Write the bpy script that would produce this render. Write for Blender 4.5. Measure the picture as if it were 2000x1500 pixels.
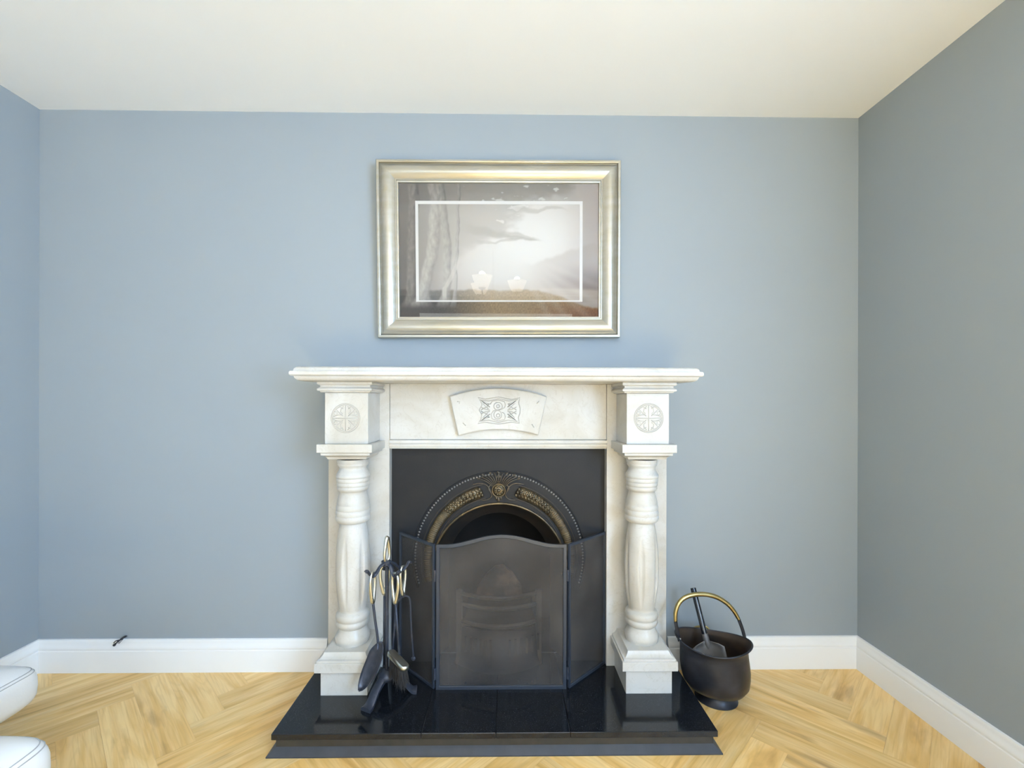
import bpy, bmesh, math, random
from mathutils import Vector, Matrix, noise

# ------------------------------------------------------------------ camera, world, lights, exposure
for o in list(bpy.data.objects):
    bpy.data.objects.remove(o)
scn = bpy.context.scene
COL = scn.collection
PI = math.pi
FPX, DIST, EYE = 900.0, 1.996, 1.157            # focal length in photo pixels, distance to the chimney wall, eye height
YAW, ROLL = math.atan(12 / 900.0), math.radians(.13)
XL, XR, YB, CEIL = -1.995, 1.540, -5.0, 2.4      # room limits
cam = bpy.data.objects.new('camera', bpy.data.cameras.new('camera'))
COL.objects.link(cam)
cam.data.sensor_fit = 'HORIZONTAL'
cam.data.sensor_width = 36.0
cam.data.lens = 36.0 * FPX / 2000.0
cam.data.shift_y = 34 / 2000.0
cam.data.clip_start = 0.02
CAMR = Matrix.Rotation(-YAW, 3, 'Z') @ Matrix.Rotation(PI / 2, 3, 'X') @ Matrix.Rotation(ROLL, 3, 'Z')
cam.matrix_world = Matrix.Translation((0, -DIST, EYE)) @ CAMR.to_4x4()
scn.camera = cam

scn.view_settings.view_transform = 'Standard'
scn.view_settings.look = 'None'
scn.view_settings.gamma = 1.0
scn.view_settings.use_curve_mapping = False
scn.view_settings.exposure = -0.08

wd = bpy.data.worlds.new('sky')
scn.world = wd
wd.use_nodes = True
wd.node_tree.nodes['Background'].inputs[0].default_value = (0.55, 0.75, 1.0, 1)
wd.node_tree.nodes['Background'].inputs[1].default_value = 2.0

def area(name, loc, rot, sx, sy, power, col):
    l = bpy.data.lights.new(name, 'AREA')
    l.shape = 'RECTANGLE'; l.size = sx; l.size_y = sy; l.energy = power; l.color = col
    o = bpy.data.objects.new(name, l); COL.objects.link(o)
    o.location = loc; o.rotation_euler = rot
    return o
# daylight from behind the camera: unseen side window, and a rear window invented for light
area('daylight_side_window', (XR + .015, -2.95, 1.475), (0, PI / 2, 0), 1.24, 1.69, 146, (0.42, 0.66, 1.0))
area('added_rear_daylight', (-.15, YB - .015, 1.425), (PI / 2, 0, 0), 2.29, 1.44, 40, (0.94, 0.98, 0.95))
# sunlight added through the side window: its floor patch bounces up to the ceiling
sl = bpy.data.lights.new('added_bounce_sun', 'SUN'); sl.energy = 165; sl.angle = math.radians(.6); sl.color = (0.70, 0.81, 1.0)
so = bpy.data.objects.new('added_bounce_sun', sl); COL.objects.link(so)
so.rotation_euler = Vector((-.62, -.12, -.78)).to_track_quat('-Z', 'Y').to_euler()
LAMP_COL = (1.0, 0.90, 0.74)
LAMP_BOWL, LAMP_BULB = 6.5, 40.0

# ------------------------------------------------------------------ helpers
def ray(px, py):
    return CAMR @ Vector(((px - 1000) / FPX, -(py - 784) / FPX, -1.0))
def W(px, py, y):            # point on the upright plane at depth y
    d = ray(px, py); t = (y + DIST) / d.y
    return Vector((0, -DIST, EYE)) + t * d
def G(px, py, z):            # point on the level plane at height z
    d = ray(px, py); t = (z - EYE) / d.z
    return Vector((0, -DIST, EYE)) + t * d

def lin(r, g, b):
    f = lambda c: (c / 12.92 if c <= .04045 else ((c + .055) / 1.055) ** 2.4)
    return (f(r / 255), f(g / 255), f(b / 255), 1)

def root(name, loc, label, cat, group=None):
    o = bpy.data.objects.new(name, None); COL.objects.link(o)
    o.location = loc; o['label'] = label; o['category'] = cat
    o.empty_display_size = .05
    if group: o['group'] = group
    return o

def wloc(p):
    v = Vector((0, 0, 0))
    while p is not None:
        v += p.location; p = p.parent
    return v

def mo(name, verts, faces, mat, parent=None, smooth=False, angle=None):
    """one mesh object; vertices given in world coordinates, kept relative to the parent"""
    off = wloc(parent)
    me = bpy.data.meshes.new(name)
    me.from_pydata([tuple(Vector(v) - off) for v in verts], [], faces)
    bm = bmesh.new(); bm.from_mesh(me)
    bmesh.ops.recalc_face_normals(bm, faces=bm.faces)
    bm.to_mesh(me); bm.free()
    if smooth:
        for p in me.polygons: p.use_smooth = True
        if angle:
            try: me.set_sharp_from_angle(angle=math.radians(angle))
            except Exception: pass
    o = bpy.data.objects.new(name, me); COL.objects.link(o)
    o.data.materials.append(mat)
    if parent is not None: o.parent = parent
    return o

def bev(o, w, seg=2, ang=40):
    m = o.modifiers.new('bevel', 'BEVEL'); m.width = w; m.segments = seg
    m.limit_method = 'ANGLE'; m.angle_limit = math.radians(ang)
    return o

def tag(o, label=None, cat=None, group=None, kind=None):
    for k, v in (('label', label), ('category', cat), ('group', group), ('kind', kind)):
        if v: o[k] = v
    return o

class MB:
    def __init__(s): s.v = []; s.f = []
    def add(s, v, f):
        n = len(s.v); s.v += [Vector(a) for a in v]; s.f += [tuple(i + n for i in q) for q in f]; return s
    def box(s, x0, x1, y0, y1, z0, z1):
        v = [(x, y, z) for z in (z0, z1) for y in (y0, y1) for x in (x0, x1)]
        return s.add(v, [(0, 2, 3, 1), (4, 5, 7, 6), (0, 1, 5, 4), (2, 6, 7, 3), (0, 4, 6, 2), (1, 3, 7, 5)])
    def tube(s, pts, r, n=8, closed=False, flat=1.0, up=None):
        pts = [Vector(p) for p in pts]; m = len(pts)
        rs = r if isinstance(r, (list, tuple)) else [r] * m
        ring = []; prev = None
        for i, p in enumerate(pts):
            a = pts[(i - 1) % m] if closed or i > 0 else p
            b = pts[(i + 1) % m] if closed or i < m - 1 else p
            t = (b - a).normalized() if (b - a).length > 1e-9 else Vector((0, 0, 1))
            if prev is None:
                ref = Vector(up) if up else (Vector((0, 0, 1)) if abs(t.z) < .9 else Vector((1, 0, 0)))
                u = (ref - t * ref.dot(t)).normalized()
            else:
                u = (prev - t * prev.dot(t))
                u = u.normalized() if u.length > 1e-6 else prev
            prev = u; w = t.cross(u)
            ring.append([p + u * rs[i] * math.cos(2 * PI * k / n) + w * rs[i] * flat * math.sin(2 * PI * k / n) for k in range(n)])
        v = [q for rr in ring for q in rr]; f = []
        for i in range(m if closed else m - 1):
            j = (i + 1) % m
            for k in range(n):
                k2 = (k + 1) % n
                f.append((i * n + k, i * n + k2, j * n + k2, j * n + k))
        if not closed:
            f.append(tuple(range(n))); f.append(tuple((m - 1) * n + k for k in range(n)))
        return s.add(v, f)
    def lathe(s, prof, n, c, mod=None, capb=True, capt=True):
        c = Vector(c); v = []; f = []
        for (r, z) in prof:
            for k in range(n):
                a = 2 * PI * k / n
                rr = mod(r, z, a) if mod else r
                v.append(c + Vector((rr * math.cos(a), rr * math.sin(a), z)))
        for i in range(len(prof) - 1):
            for k in range(n):
                k2 = (k + 1) % n
                f.append((i * n + k, i * n + k2, (i + 1) * n + k2, (i + 1) * n + k))
        if capb: f.append(tuple(range(n)))
        if capt: f.append(tuple((len(prof) - 1) * n + k for k in range(n)))
        return s.add(v, f)
    def ball(s, c, rx, ry=None, rz=None, n=10, m=6, rot=None):
        ry = rx if ry is None else ry; rz = rx if rz is None else rz
        c = Vector(c); v = []; f = []
        P = [Vector((0, 0, -rz))]
        for i in range(1, m):
            th = PI * i / m
            for k in range(n):
                a = 2 * PI * k / n
                P.append(Vector((rx * math.sin(th) * math.cos(a), ry * math.sin(th) * math.sin(a), -rz * math.cos(th))))
        P.append(Vector((0, 0, rz)))
        for k in range(n):
            f.append((0, 1 + (k + 1) % n, 1 + k))
            for i in range(m - 2):
                a = 1 + i * n
                f.append((a + k, a + (k + 1) % n, a + n + (k + 1) % n, a + n + k))
            a = 1 + (m - 2) * n
            f.append((a + k, a + (k + 1) % n, len(P) - 1))
        if rot is not None: P = [rot @ p for p in P]
        return s.add([c + p for p in P], f)
    def rect(s, prof, x0, x1, yf, yb):
        """stack of rectangles; prof = (inset, z); front and both ends inset, back fixed at yb"""
        v = []; f = []
        for (i, z) in prof:
            v += [(x0 + i, yf + i, z), (x1 - i, yf + i, z), (x1 - i, yb, z), (x0 + i, yb, z)]
        for k in range(len(prof) - 1):
            for j in range(4):
                j2 = (j + 1) % 4
                f.append((k * 4 + j, k * 4 + j2, k * 4 + 4 + j2, k * 4 + 4 + j))
        f.append((0, 1, 2, 3)); m = (len(prof) - 1) * 4; f.append((m, m + 1, m + 2, m + 3))
        return s.add(v, f)
    def prism(s, poly, y0, y1):
        """poly in (x, z), extruded in y"""
        n = len(poly)
        v = [(x, y0, z) for x, z in poly] + [(x, y1, z) for x, z in poly]
        f = [tuple(range(n)), tuple(range(n, 2 * n))] + [(i, (i + 1) % n, n + (i + 1) % n, n + i) for i in range(n)]
        return s.add(v, f)
    def extrude_x(s, prof, x0, x1):
        """prof in (y, z)"""
        n = len(prof)
        v = [(x0, y, z) for y, z in prof] + [(x1, y, z) for y, z in prof]
        f = [tuple(range(n)), tuple(range(n, 2 * n))] + [(i, (i + 1) % n, n + (i + 1) % n, n + i) for i in range(n)]
        return s.add(v, f)
    def band(s, loops, closed=False):
        """strip through loops of equal length"""
        n = len(loops[0]); v = [p for l in loops for p in l]; f = []
        for i in range(len(loops) - 1):
            for k in range(n if closed else n - 1):
                k2 = (k + 1) % n
                f.append((i * n + k, i * n + k2, (i + 1) * n + k2, (i + 1) * n + k))
        return s.add(v, f)
    def out(s, name, mat, parent=None, smooth=False, angle=None):
        return mo(name, s.v, s.f, mat, parent, smooth, angle)

def smoothpts(pts, k=6):
    """Catmull-Rom through points"""
    P = [Vector(p) for p in pts]; out = []
    for i in range(len(P) - 1):
        a = P[max(i - 1, 0)]; b = P[i]; c = P[i + 1]; d = P[min(i + 2, len(P) - 1)]
        for j in range(k):
            t = j / k
            out.append(.5 * ((2 * b) + (c - a) * t + (2 * a - 5 * b + 4 * c - d) * t * t + (3 * b - a - 3 * c + d) * t ** 3))
    out.append(P[-1]); return out

# ------------------------------------------------------------------ materials
def mat(name, col, rough=.5, metal=0.0, spec=None, coat=0.0, noise_amt=0.0, noise_scale=8.0, col2=None, bump=0.0, bump_scale=60.0, stretch=None, thr=None):
    m = bpy.data.materials.new(name); m.use_nodes = True
    nt = m.node_tree; b = nt.nodes['Principled BSDF']
    b.inputs['Base Color'].default_value = col
    b.inputs['Roughness'].default_value = rough
    b.inputs['Metallic'].default_value = metal
    if spec is not None: b.inputs['Specular IOR Level'].default_value = spec
    if coat: b.inputs['Coat Weight'].default_value = coat; b.inputs['Coat Roughness'].default_value = .12
    tc = nt.nodes.new('ShaderNodeTexCoord')
    src = tc.outputs['Object']
    if stretch:
        mp = nt.nodes.new('ShaderNodeMapping'); mp.inputs['Scale'].default_value = stretch
        nt.links.new(src, mp.inputs[0]); src = mp.outputs[0]
    if col2 is not None:
        nz = nt.nodes.new('ShaderNodeTexNoise'); nz.inputs['Scale'].default_value = noise_scale; nz.inputs['Detail'].default_value = 6
        nt.links.new(src, nz.inputs['Vector'])
        mr = nt.nodes.new('ShaderNodeMapRange')
        lo, hi = thr or (.3, .7)
        mr.inputs[1].default_value = lo; mr.inputs[2].default_value = hi; mr.inputs[3].default_value = 0; mr.inputs[4].default_value = noise_amt
        nt.links.new(nz.outputs['Fac'], mr.inputs[0])
        mx = nt.nodes.new('ShaderNodeMix'); mx.data_type = 'RGBA'
        mx.inputs[6].default_value = col; mx.inputs[7].default_value = col2
        nt.links.new(mr.outputs[0], mx.inputs[0]); nt.links.new(mx.outputs[2], b.inputs['Base Color'])
    if bump:
        nb = nt.nodes.new('ShaderNodeTexNoise'); nb.inputs['Scale'].default_value = bump_scale; nb.inputs['Detail'].default_value = 4
        nt.links.new(src, nb.inputs['Vector'])
        bp = nt.nodes.new('ShaderNodeBump'); bp.inputs['Strength'].default_value = bump; bp.inputs['Distance'].default_value = .002
        nt.links.new(nb.outputs['Fac'], bp.inputs['Height']); nt.links.new(bp.outputs[0], b.inputs['Normal'])
    return m

M = {}
M['wall'] = mat('wall_paint', lin(155, 164, 170), .6, spec=.25, col2=lin(151, 160, 167), noise_amt=.6, noise_scale=1.5, bump=.05, bump_scale=220)
M['ceiling'] = mat('ceiling_paint', lin(247, 247, 246), .8, col2=lin(243, 243, 243), noise_amt=.5, noise_scale=2, bump=.03, bump_scale=150)
M['trim'] = mat('white_gloss_paint', lin(246, 245, 243), .3, col2=lin(240, 238, 234), noise_amt=.5, noise_scale=3)
M['iron'] = mat('black_cast_iron', lin(30, 32, 37), .5, metal=.1, spec=.3, col2=lin(39, 39, 40), noise_amt=.6, noise_scale=12, bump=.15, bump_scale=180)
M['iron_smoke'] = mat('heat_stained_iron', lin(56, 54, 53), .45, metal=.3, col2=lin(86, 74, 62), noise_amt=.8, noise_scale=9, bump=.12, bump_scale=180)
M['iron_gold'] = mat('bronzed_iron', lin(128, 112, 84), .36, metal=.75, col2=lin(74, 66, 56), noise_amt=.85, noise_scale=26)
M['iron_bronze'] = mat('dark_bronzed_iron', lin(112, 100, 84), .38, metal=.6, col2=lin(64, 60, 56), noise_amt=.7, noise_scale=40)
M['soot'] = mat('soot', lin(22, 20, 20), .95, col2=lin(44, 38, 34), noise_amt=.6, noise_scale=9)
M['firebrick'] = mat('firebrick', lin(108, 78, 60), .95, col2=lin(34, 30, 29), noise_amt=1.0, noise_scale=11, thr=(.35, .62))
M['wrought'] = mat('wrought_iron', lin(58, 63, 76), .42, metal=.4, col2=lin(96, 99, 108), noise_amt=.5, noise_scale=40, thr=(.5, .75), bump=.25, bump_scale=160)
M['screen_frame'] = mat('black_steel_frame', lin(54, 61, 73), .36, metal=.2)
M['riser'] = mat('granite_riser_floor_sheen', lin(52, 50, 47), .25, col2=lin(62, 59, 55), noise_amt=.6, noise_scale=30)  # paler than the slabs: the floor's grazing reflection is put into this colour
M['strip'] = mat('dark_strip', lin(50, 54, 61), .45, col2=lin(66, 69, 76), noise_amt=.6, noise_scale=20)
M['nickel'] = mat('pale_brass', lin(222, 221, 210), .28, metal=1.0)
M['brass'] = mat('aged_brass', lin(196, 178, 126), .3, metal=1.0, col2=lin(156, 132, 80), noise_amt=.7, noise_scale=25)
M['scuttle'] = mat('dark_iron_scuttle', lin(46, 47, 53), .36, metal=.4, col2=lin(82, 82, 92), noise_amt=.6, noise_scale=14, thr=(.45, .8), bump=.1, bump_scale=50)
M['scuttle_in'] = mat('scuttle_inside', lin(50, 42, 36), .7, metal=.2, col2=lin(84, 66, 50), noise_amt=.7, noise_scale=14)
M['blade'] = mat('worn_steel', lin(128, 126, 126), .5, metal=.5, col2=lin(96, 84, 66), noise_amt=.9, noise_scale=14)
M['blacklacq'] = mat('black_lacquer', lin(28, 30, 36), .14, coat=.6)
M['leather'] = mat('white_leather', lin(233, 232, 229), .42, col2=lin(224, 222, 219), noise_amt=.6, noise_scale=5, bump=.12, bump_scale=170)
M['thread'] = mat('grey_stitching', lin(176, 176, 174), .7)
M['darkwood'] = mat('dark_wood', lin(60, 44, 34), .4)
M['bristle'] = mat('dark_bristle', lin(58, 54, 52), .8, col2=lin(30, 28, 28), noise_amt=1, noise_scale=90, stretch=(1, 1, .08))
M['plastic'] = mat('black_plastic', lin(30, 34, 44), .4)
M['greywire'] = mat('grey_wire', lin(160, 160, 164), .5)
M['chrome'] = mat('brushed_nickel', lin(200, 198, 192), .3, metal=1.0)
M['reveal'] = mat('window_paint', lin(238, 238, 236), .4)

def marble():
    m = mat('white_marble', lin(203, 200, 193), .32, spec=.35)
    nt = m.node_tree; b = nt.nodes['Principled BSDF']; L = nt.links.new
    tc = nt.nodes.new('ShaderNodeNewGeometry')
    n1 = nt.nodes.new('ShaderNodeTexNoise'); n1.inputs['Scale'].default_value = 4.5; n1.inputs['Detail'].default_value = 8; n1.inputs['Distortion'].default_value = 1.2
    L(tc.outputs['Position'], n1.inputs['Vector'])
    r1 = nt.nodes.new('ShaderNodeValToRGB')
    r1.color_ramp.elements[0].position = .3; r1.color_ramp.elements[0].color = lin(193, 188, 177)
    r1.color_ramp.elements[1].position = .62; r1.color_ramp.elements[1].color = lin(208, 206, 201)
    L(n1.outputs['Fac'], r1.inputs[0])
    n2 = nt.nodes.new('ShaderNodeTexNoise'); n2.inputs['Scale'].default_value = 13; n2.inputs['Detail'].default_value = 10; n2.inputs['Distortion'].default_value = 2.5
    L(tc.outputs['Position'], n2.inputs['Vector'])
    r2 = nt.nodes.new('ShaderNodeValToRGB'); e = r2.color_ramp.elements
    e[0].position = .485; e[0].color = (0, 0, 0, 1); e[1].position = .515; e[1].color = (0, 0, 0, 1)
    k = e.new(.5); k.color = (.35, .35, .35, 1)
    L(n2.outputs['Fac'], r2.inputs[0])
    mx = nt.nodes.new('ShaderNodeMix'); mx.data_type = 'RGBA'
    L(r2.outputs[0], mx.inputs[0]); L(r1.outputs[0], mx.inputs[6]); mx.inputs[7].default_value = lin(176, 168, 154)
    L(mx.outputs[2], b.inputs['Base Color'])
    return m
M['marble'] = marble()
M['carved'] = mat('carved_marble_shade', lin(186, 182, 174), .5, spec=.2)  # greyer than the marble: shadow outlines of the carving put into the colour

def granite():
    m = mat('black_granite', lin(24, 26, 30), .07)
    nt = m.node_tree; b = nt.nodes['Principled BSDF']; L = nt.links.new
    tc = nt.nodes.new('ShaderNodeNewGeometry')
    v = nt.nodes.new('ShaderNodeTexNoise'); v.inputs['Scale'].default_value = 420; v.inputs['Detail'].default_value = 2
    L(tc.outputs['Position'], v.inputs['Vector'])
    r = nt.nodes.new('ShaderNodeValToRGB')
    r.color_ramp.elements[0].position = .62; r.color_ramp.elements[0].color = lin(23, 25, 29)
    r.color_ramp.elements[1].position = .78; r.color_ramp.elements[1].color = lin(72, 74, 80)
    L(v.outputs['Fac'], r.inputs[0]); L(r.outputs[0], b.inputs['Base Color'])
    n = nt.nodes.new('ShaderNodeTexNoise'); n.inputs['Scale'].default_value = 9; n.inputs['Detail'].default_value = 5
    L(tc.outputs['Position'], n.inputs['Vector'])
    mr = nt.nodes.new('ShaderNodeMapRange'); mr.inputs[3].default_value = .05; mr.inputs[4].default_value = .16
    L(n.outputs['Fac'], mr.inputs[0]); L(mr.outputs[0], b.inputs['Roughness'])
    return m
M['granite'] = granite()

def oak():
    m = mat('oak_plank', lin(214, 182, 134), .38)
    nt = m.node_tree; b = nt.nodes['Principled BSDF']; L = nt.links.new
    tc = nt.nodes.new('ShaderNodeTexCoord'); oi = nt.nodes.new('ShaderNodeObjectInfo')
    mul = nt.nodes.new('ShaderNodeVectorMath'); mul.operation = 'SCALE'
    cb = nt.nodes.new('ShaderNodeCombineXYZ')
    L(oi.outputs['Random'], cb.inputs[0]); L(oi.outputs['Random'], cb.inputs[1]); L(oi.outputs['Random'], cb.inputs[2])
    L(cb.outputs[0], mul.inputs[0]); mul.inputs['Scale'].default_value = 37.0
    ad = nt.nodes.new('ShaderNodeVectorMath'); ad.operation = 'ADD'
    L(tc.outputs['Object'], ad.inputs[0]); L(mul.outputs[0], ad.inputs[1])
    mp = nt.nodes.new('ShaderNodeMapping'); mp.inputs['Scale'].default_value = (1.6, 13, 13)
    L(ad.outputs[0], mp.inputs[0])
    n1 = nt.nodes.new('ShaderNodeTexNoise'); n1.inputs['Scale'].default_value = 1.3; n1.inputs['Detail'].default_value = 5; n1.inputs['Distortion'].default_value = 1.1
    L(mp.outputs[0], n1.inputs['Vector'])
    ramp = nt.nodes.new('ShaderNodeValToRGB'); e = ramp.color_ramp.elements
    e[0].position = .20; e[0].color = lin(188, 136, 66); e[1].position = .62; e[1].color = lin(250, 214, 150)
    k = e.new(.40); k.color = lin(236, 191, 116)
    L(n1.outputs['Fac'], ramp.inputs[0])
    # growth rings (cathedral grain)
    mp2 = nt.nodes.new('ShaderNodeMapping'); mp2.inputs['Scale'].default_value = (1.0, 9, 9)
    L(ad.outputs[0], mp2.inputs[0])
    n2 = nt.nodes.new('ShaderNodeTexNoise'); n2.inputs['Scale'].default_value = 1.1; n2.inputs['Detail'].default_value = 2
    L(mp2.outputs[0], n2.inputs['Vector'])
    ml = nt.nodes.new('ShaderNodeMath'); ml.operation = 'MULTIPLY'; ml.inputs[1].default_value = 95
    L(n2.outputs['Fac'], ml.inputs[0])
    sn = nt.nodes.new('ShaderNodeMath'); sn.operation = 'SINE'; L(ml.outputs[0], sn.inputs[0])
    mr = nt.nodes.new('ShaderNodeMapRange'); mr.inputs[1].default_value = .2; mr.inputs[2].default_value = 1; mr.inputs[3].default_value = 0; mr.inputs[4].default_value = .13
    L(sn.outputs[0], mr.inputs[0])
    mx = nt.nodes.new('ShaderNodeMix'); mx.data_type = 'RGBA'
    L(mr.outputs[0], mx.inputs[0]); L(ramp.outputs[0], mx.inputs[6]); mx.inputs[7].default_value = lin(192, 148, 90)
    # fine pores
    mp3 = nt.nodes.new('ShaderNodeMapping'); mp3.inputs['Scale'].default_value = (5, 170, 170)
    L(ad.outputs[0], mp3.inputs[0])
    n3 = nt.nodes.new('ShaderNodeTexNoise'); n3.inputs['Scale'].default_value = 1.0; n3.inputs['Detail'].default_value = 3
    L(mp3.outputs[0], n3.inputs['Vector'])
    mr3 = nt.nodes.new('ShaderNodeMapRange'); mr3.inputs[1].default_value = .5; mr3.inputs[2].default_value = .8; mr3.inputs[3].default_value = 0; mr3.inputs[4].default_value = .55
    L(n3.outputs['Fac'], mr3.inputs[0])
    mx3 = nt.nodes.new('ShaderNodeMix'); mx3.data_type = 'RGBA'
    L(mr3.outputs[0], mx3.inputs[0]); L(mx.outputs[2], mx3.inputs[6]); mx3.inputs[7].default_value = lin(206, 160, 92)
    # knots and mineral streaks
    mp4 = nt.nodes.new('ShaderNodeMapping'); mp4.inputs['Scale'].default_value = (2.6, 11, 11)
    L(ad.outputs[0], mp4.inputs[0])
    n4 = nt.nodes.new('ShaderNodeTexNoise'); n4.inputs['Scale'].default_value = 1.0; n4.inputs['Detail'].default_value = 4
    L(mp4.outputs[0], n4.inputs['Vector'])
    mr4 = nt.nodes.new('ShaderNodeMapRange'); mr4.inputs[1].default_value = .62; mr4.inputs[2].default_value = .76; mr4.inputs[3].default_value = 0; mr4.inputs[4].default_value = .6
    L(n4.outputs['Fac'], mr4.inputs[0])
    mx4 = nt.nodes.new('ShaderNodeMix'); mx4.data_type = 'RGBA'
    L(mr4.outputs[0], mx4.inputs[0]); L(mx3.outputs[2], mx4.inputs[6]); mx4.inputs[7].default_value = lin(146, 100, 54)
    # plank to plank tone
    hs = nt.nodes.new('ShaderNodeHueSaturation')
    mrv = nt.nodes.new('ShaderNodeMapRange'); mrv.inputs[3].default_value = .88; mrv.inputs[4].default_value = 1.06
    L(oi.outputs['Random'], mrv.inputs[0]); L(mrv.outputs[0], hs.inputs['Value'])
    L(mx4.outputs[2], hs.inputs['Color']); L(hs.outputs[0], b.inputs['Base Color'])
    bp = nt.nodes.new('ShaderNodeBump'); bp.inputs['Strength'].default_value = .12; bp.inputs['Distance'].default_value = .001
    L(n3.outputs['Fac'], bp.inputs['Height']); L(bp.outputs[0], b.inputs['Normal'])
    return m
M['oak'] = oak()
M['subfloor'] = mat('floor_joint', lin(150, 112, 70), .8)

def frame_silver():
    m = mat('champagne_silver', lin(184, 182, 174), .3, metal=.6, col2=lin(170, 162, 138), noise_amt=.7, noise_scale=7, stretch=(1, 6, 6))
    return m
M['frame'] = frame_silver()
M['frame_line'] = mat('frame_dark_line', lin(84, 78, 64), .6)

def print_mat():
    m = mat('landscape_print', (1, 1, 1, 1), .7, spec=.2)
    nt = m.node_tree; a = nt.nodes.new('ShaderNodeVertexColor'); a.layer_name = 'print'
    nt.links.new(a.outputs['Color'], nt.nodes['Principled BSDF'].inputs['Base Color'])
    return m
M['print'] = print_mat()

def pane(name, tint=(1, 1, 1, 1), ior=1.5):
    m = bpy.data.materials.new(name); m.use_nodes = True; nt = m.node_tree; nt.nodes.clear()
    o = nt.nodes.new('ShaderNodeOutputMaterial'); t = nt.nodes.new('ShaderNodeBsdfTransparent'); g = nt.nodes.new('ShaderNodeBsdfGlossy')
    t.inputs[0].default_value = tint; g.inputs['Roughness'].default_value = .015
    fr = nt.nodes.new('ShaderNodeFresnel')
    gg = nt.nodes.new('ShaderNodeNewGeometry'); mi = nt.nodes.new('ShaderNodeMix')      # same Fresnel on both faces of the thin sheet
    mi.inputs[2].default_value = ior; mi.inputs[3].default_value = 1 / ior
    nt.links.new(gg.outputs['Backfacing'], mi.inputs[0]); nt.links.new(mi.outputs[0], fr.inputs[0])
    mx = nt.nodes.new('ShaderNodeMixShader')
    nt.links.new(fr.outputs[0], mx.inputs[0]); nt.links.new(t.outputs[0], mx.inputs[1]); nt.links.new(g.outputs[0], mx.inputs[2])
    nt.links.new(mx.outputs[0], o.inputs[0]); return m
M['glass'] = pane('clear_glass')
M['picture_glass'] = pane('low_reflection_glass', ior=1.33)

def mesh_mat():
    m = bpy.data.materials.new('dusty_wire_mesh'); m.use_nodes = True; nt = m.node_tree; L = nt.links.new
    b = nt.nodes['Principled BSDF']; b.inputs['Roughness'].default_value = .6; b.inputs['Metallic'].default_value = .2
    o = nt.nodes['Material Output']; t = nt.nodes.new('ShaderNodeBsdfTransparent'); mx = nt.nodes.new('ShaderNodeMixShader')
    g = nt.nodes.new('ShaderNodeNewGeometry')
    n = nt.nodes.new('ShaderNodeTexNoise'); n.inputs['Scale'].default_value = 7; n.inputs['Detail'].default_value = 8
    L(g.outputs['Position'], n.inputs['Vector'])
    n2 = nt.nodes.new('ShaderNodeTexNoise'); n2.inputs['Scale'].default_value = 420; n2.inputs['Detail'].default_value = 1
    L(g.outputs['Position'], n2.inputs['Vector'])
    ad = nt.nodes.new('ShaderNodeMath'); ad.operation = 'ADD'; L(n.outputs['Fac'], ad.inputs[0]); L(n2.outputs['Fac'], ad.inputs[1])
    r = nt.nodes.new('ShaderNodeValToRGB'); r.color_ramp.elements[0].position = .35; r.color_ramp.elements[0].color = lin(50, 48, 49)
    r.color_ramp.elements[1].position = .68; r.color_ramp.elements[1].color = lin(112, 107, 104)
    hf = nt.nodes.new('ShaderNodeMath'); hf.operation = 'MULTIPLY'; hf.inputs[1].default_value = .5
    L(ad.outputs[0], hf.inputs[0]); L(hf.outputs[0], r.inputs[0]); L(r.outputs[0], b.inputs['Base Color'])
    mx.inputs[0].default_value = .58
    L(t.outputs[0], mx.inputs[1]); L(b.outputs[0], mx.inputs[2]); L(mx.outputs[0], o.inputs[0])
    return m
M['mesh'] = mesh_mat()

def emit(name, col, s):
    m = bpy.data.materials.new(name); m.use_nodes = True; nt = m.node_tree; nt.nodes.clear()
    o = nt.nodes.new('ShaderNodeOutputMaterial'); e = nt.nodes.new('ShaderNodeEmission')
    e.inputs[0].default_value = (*col, 1); e.inputs[1].default_value = s
    nt.links.new(e.outputs[0], o.inputs[0]); return m

# ------------------------------------------------------------------ the room
XC = -.030                                  # centre line of the fireplace
S = dict(kind='structure')
floor = tag(MB().box(XL - .1, XR + .1, YB - .1, .1, -.08, -.012).out('floor', M['subfloor']), **S)
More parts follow.
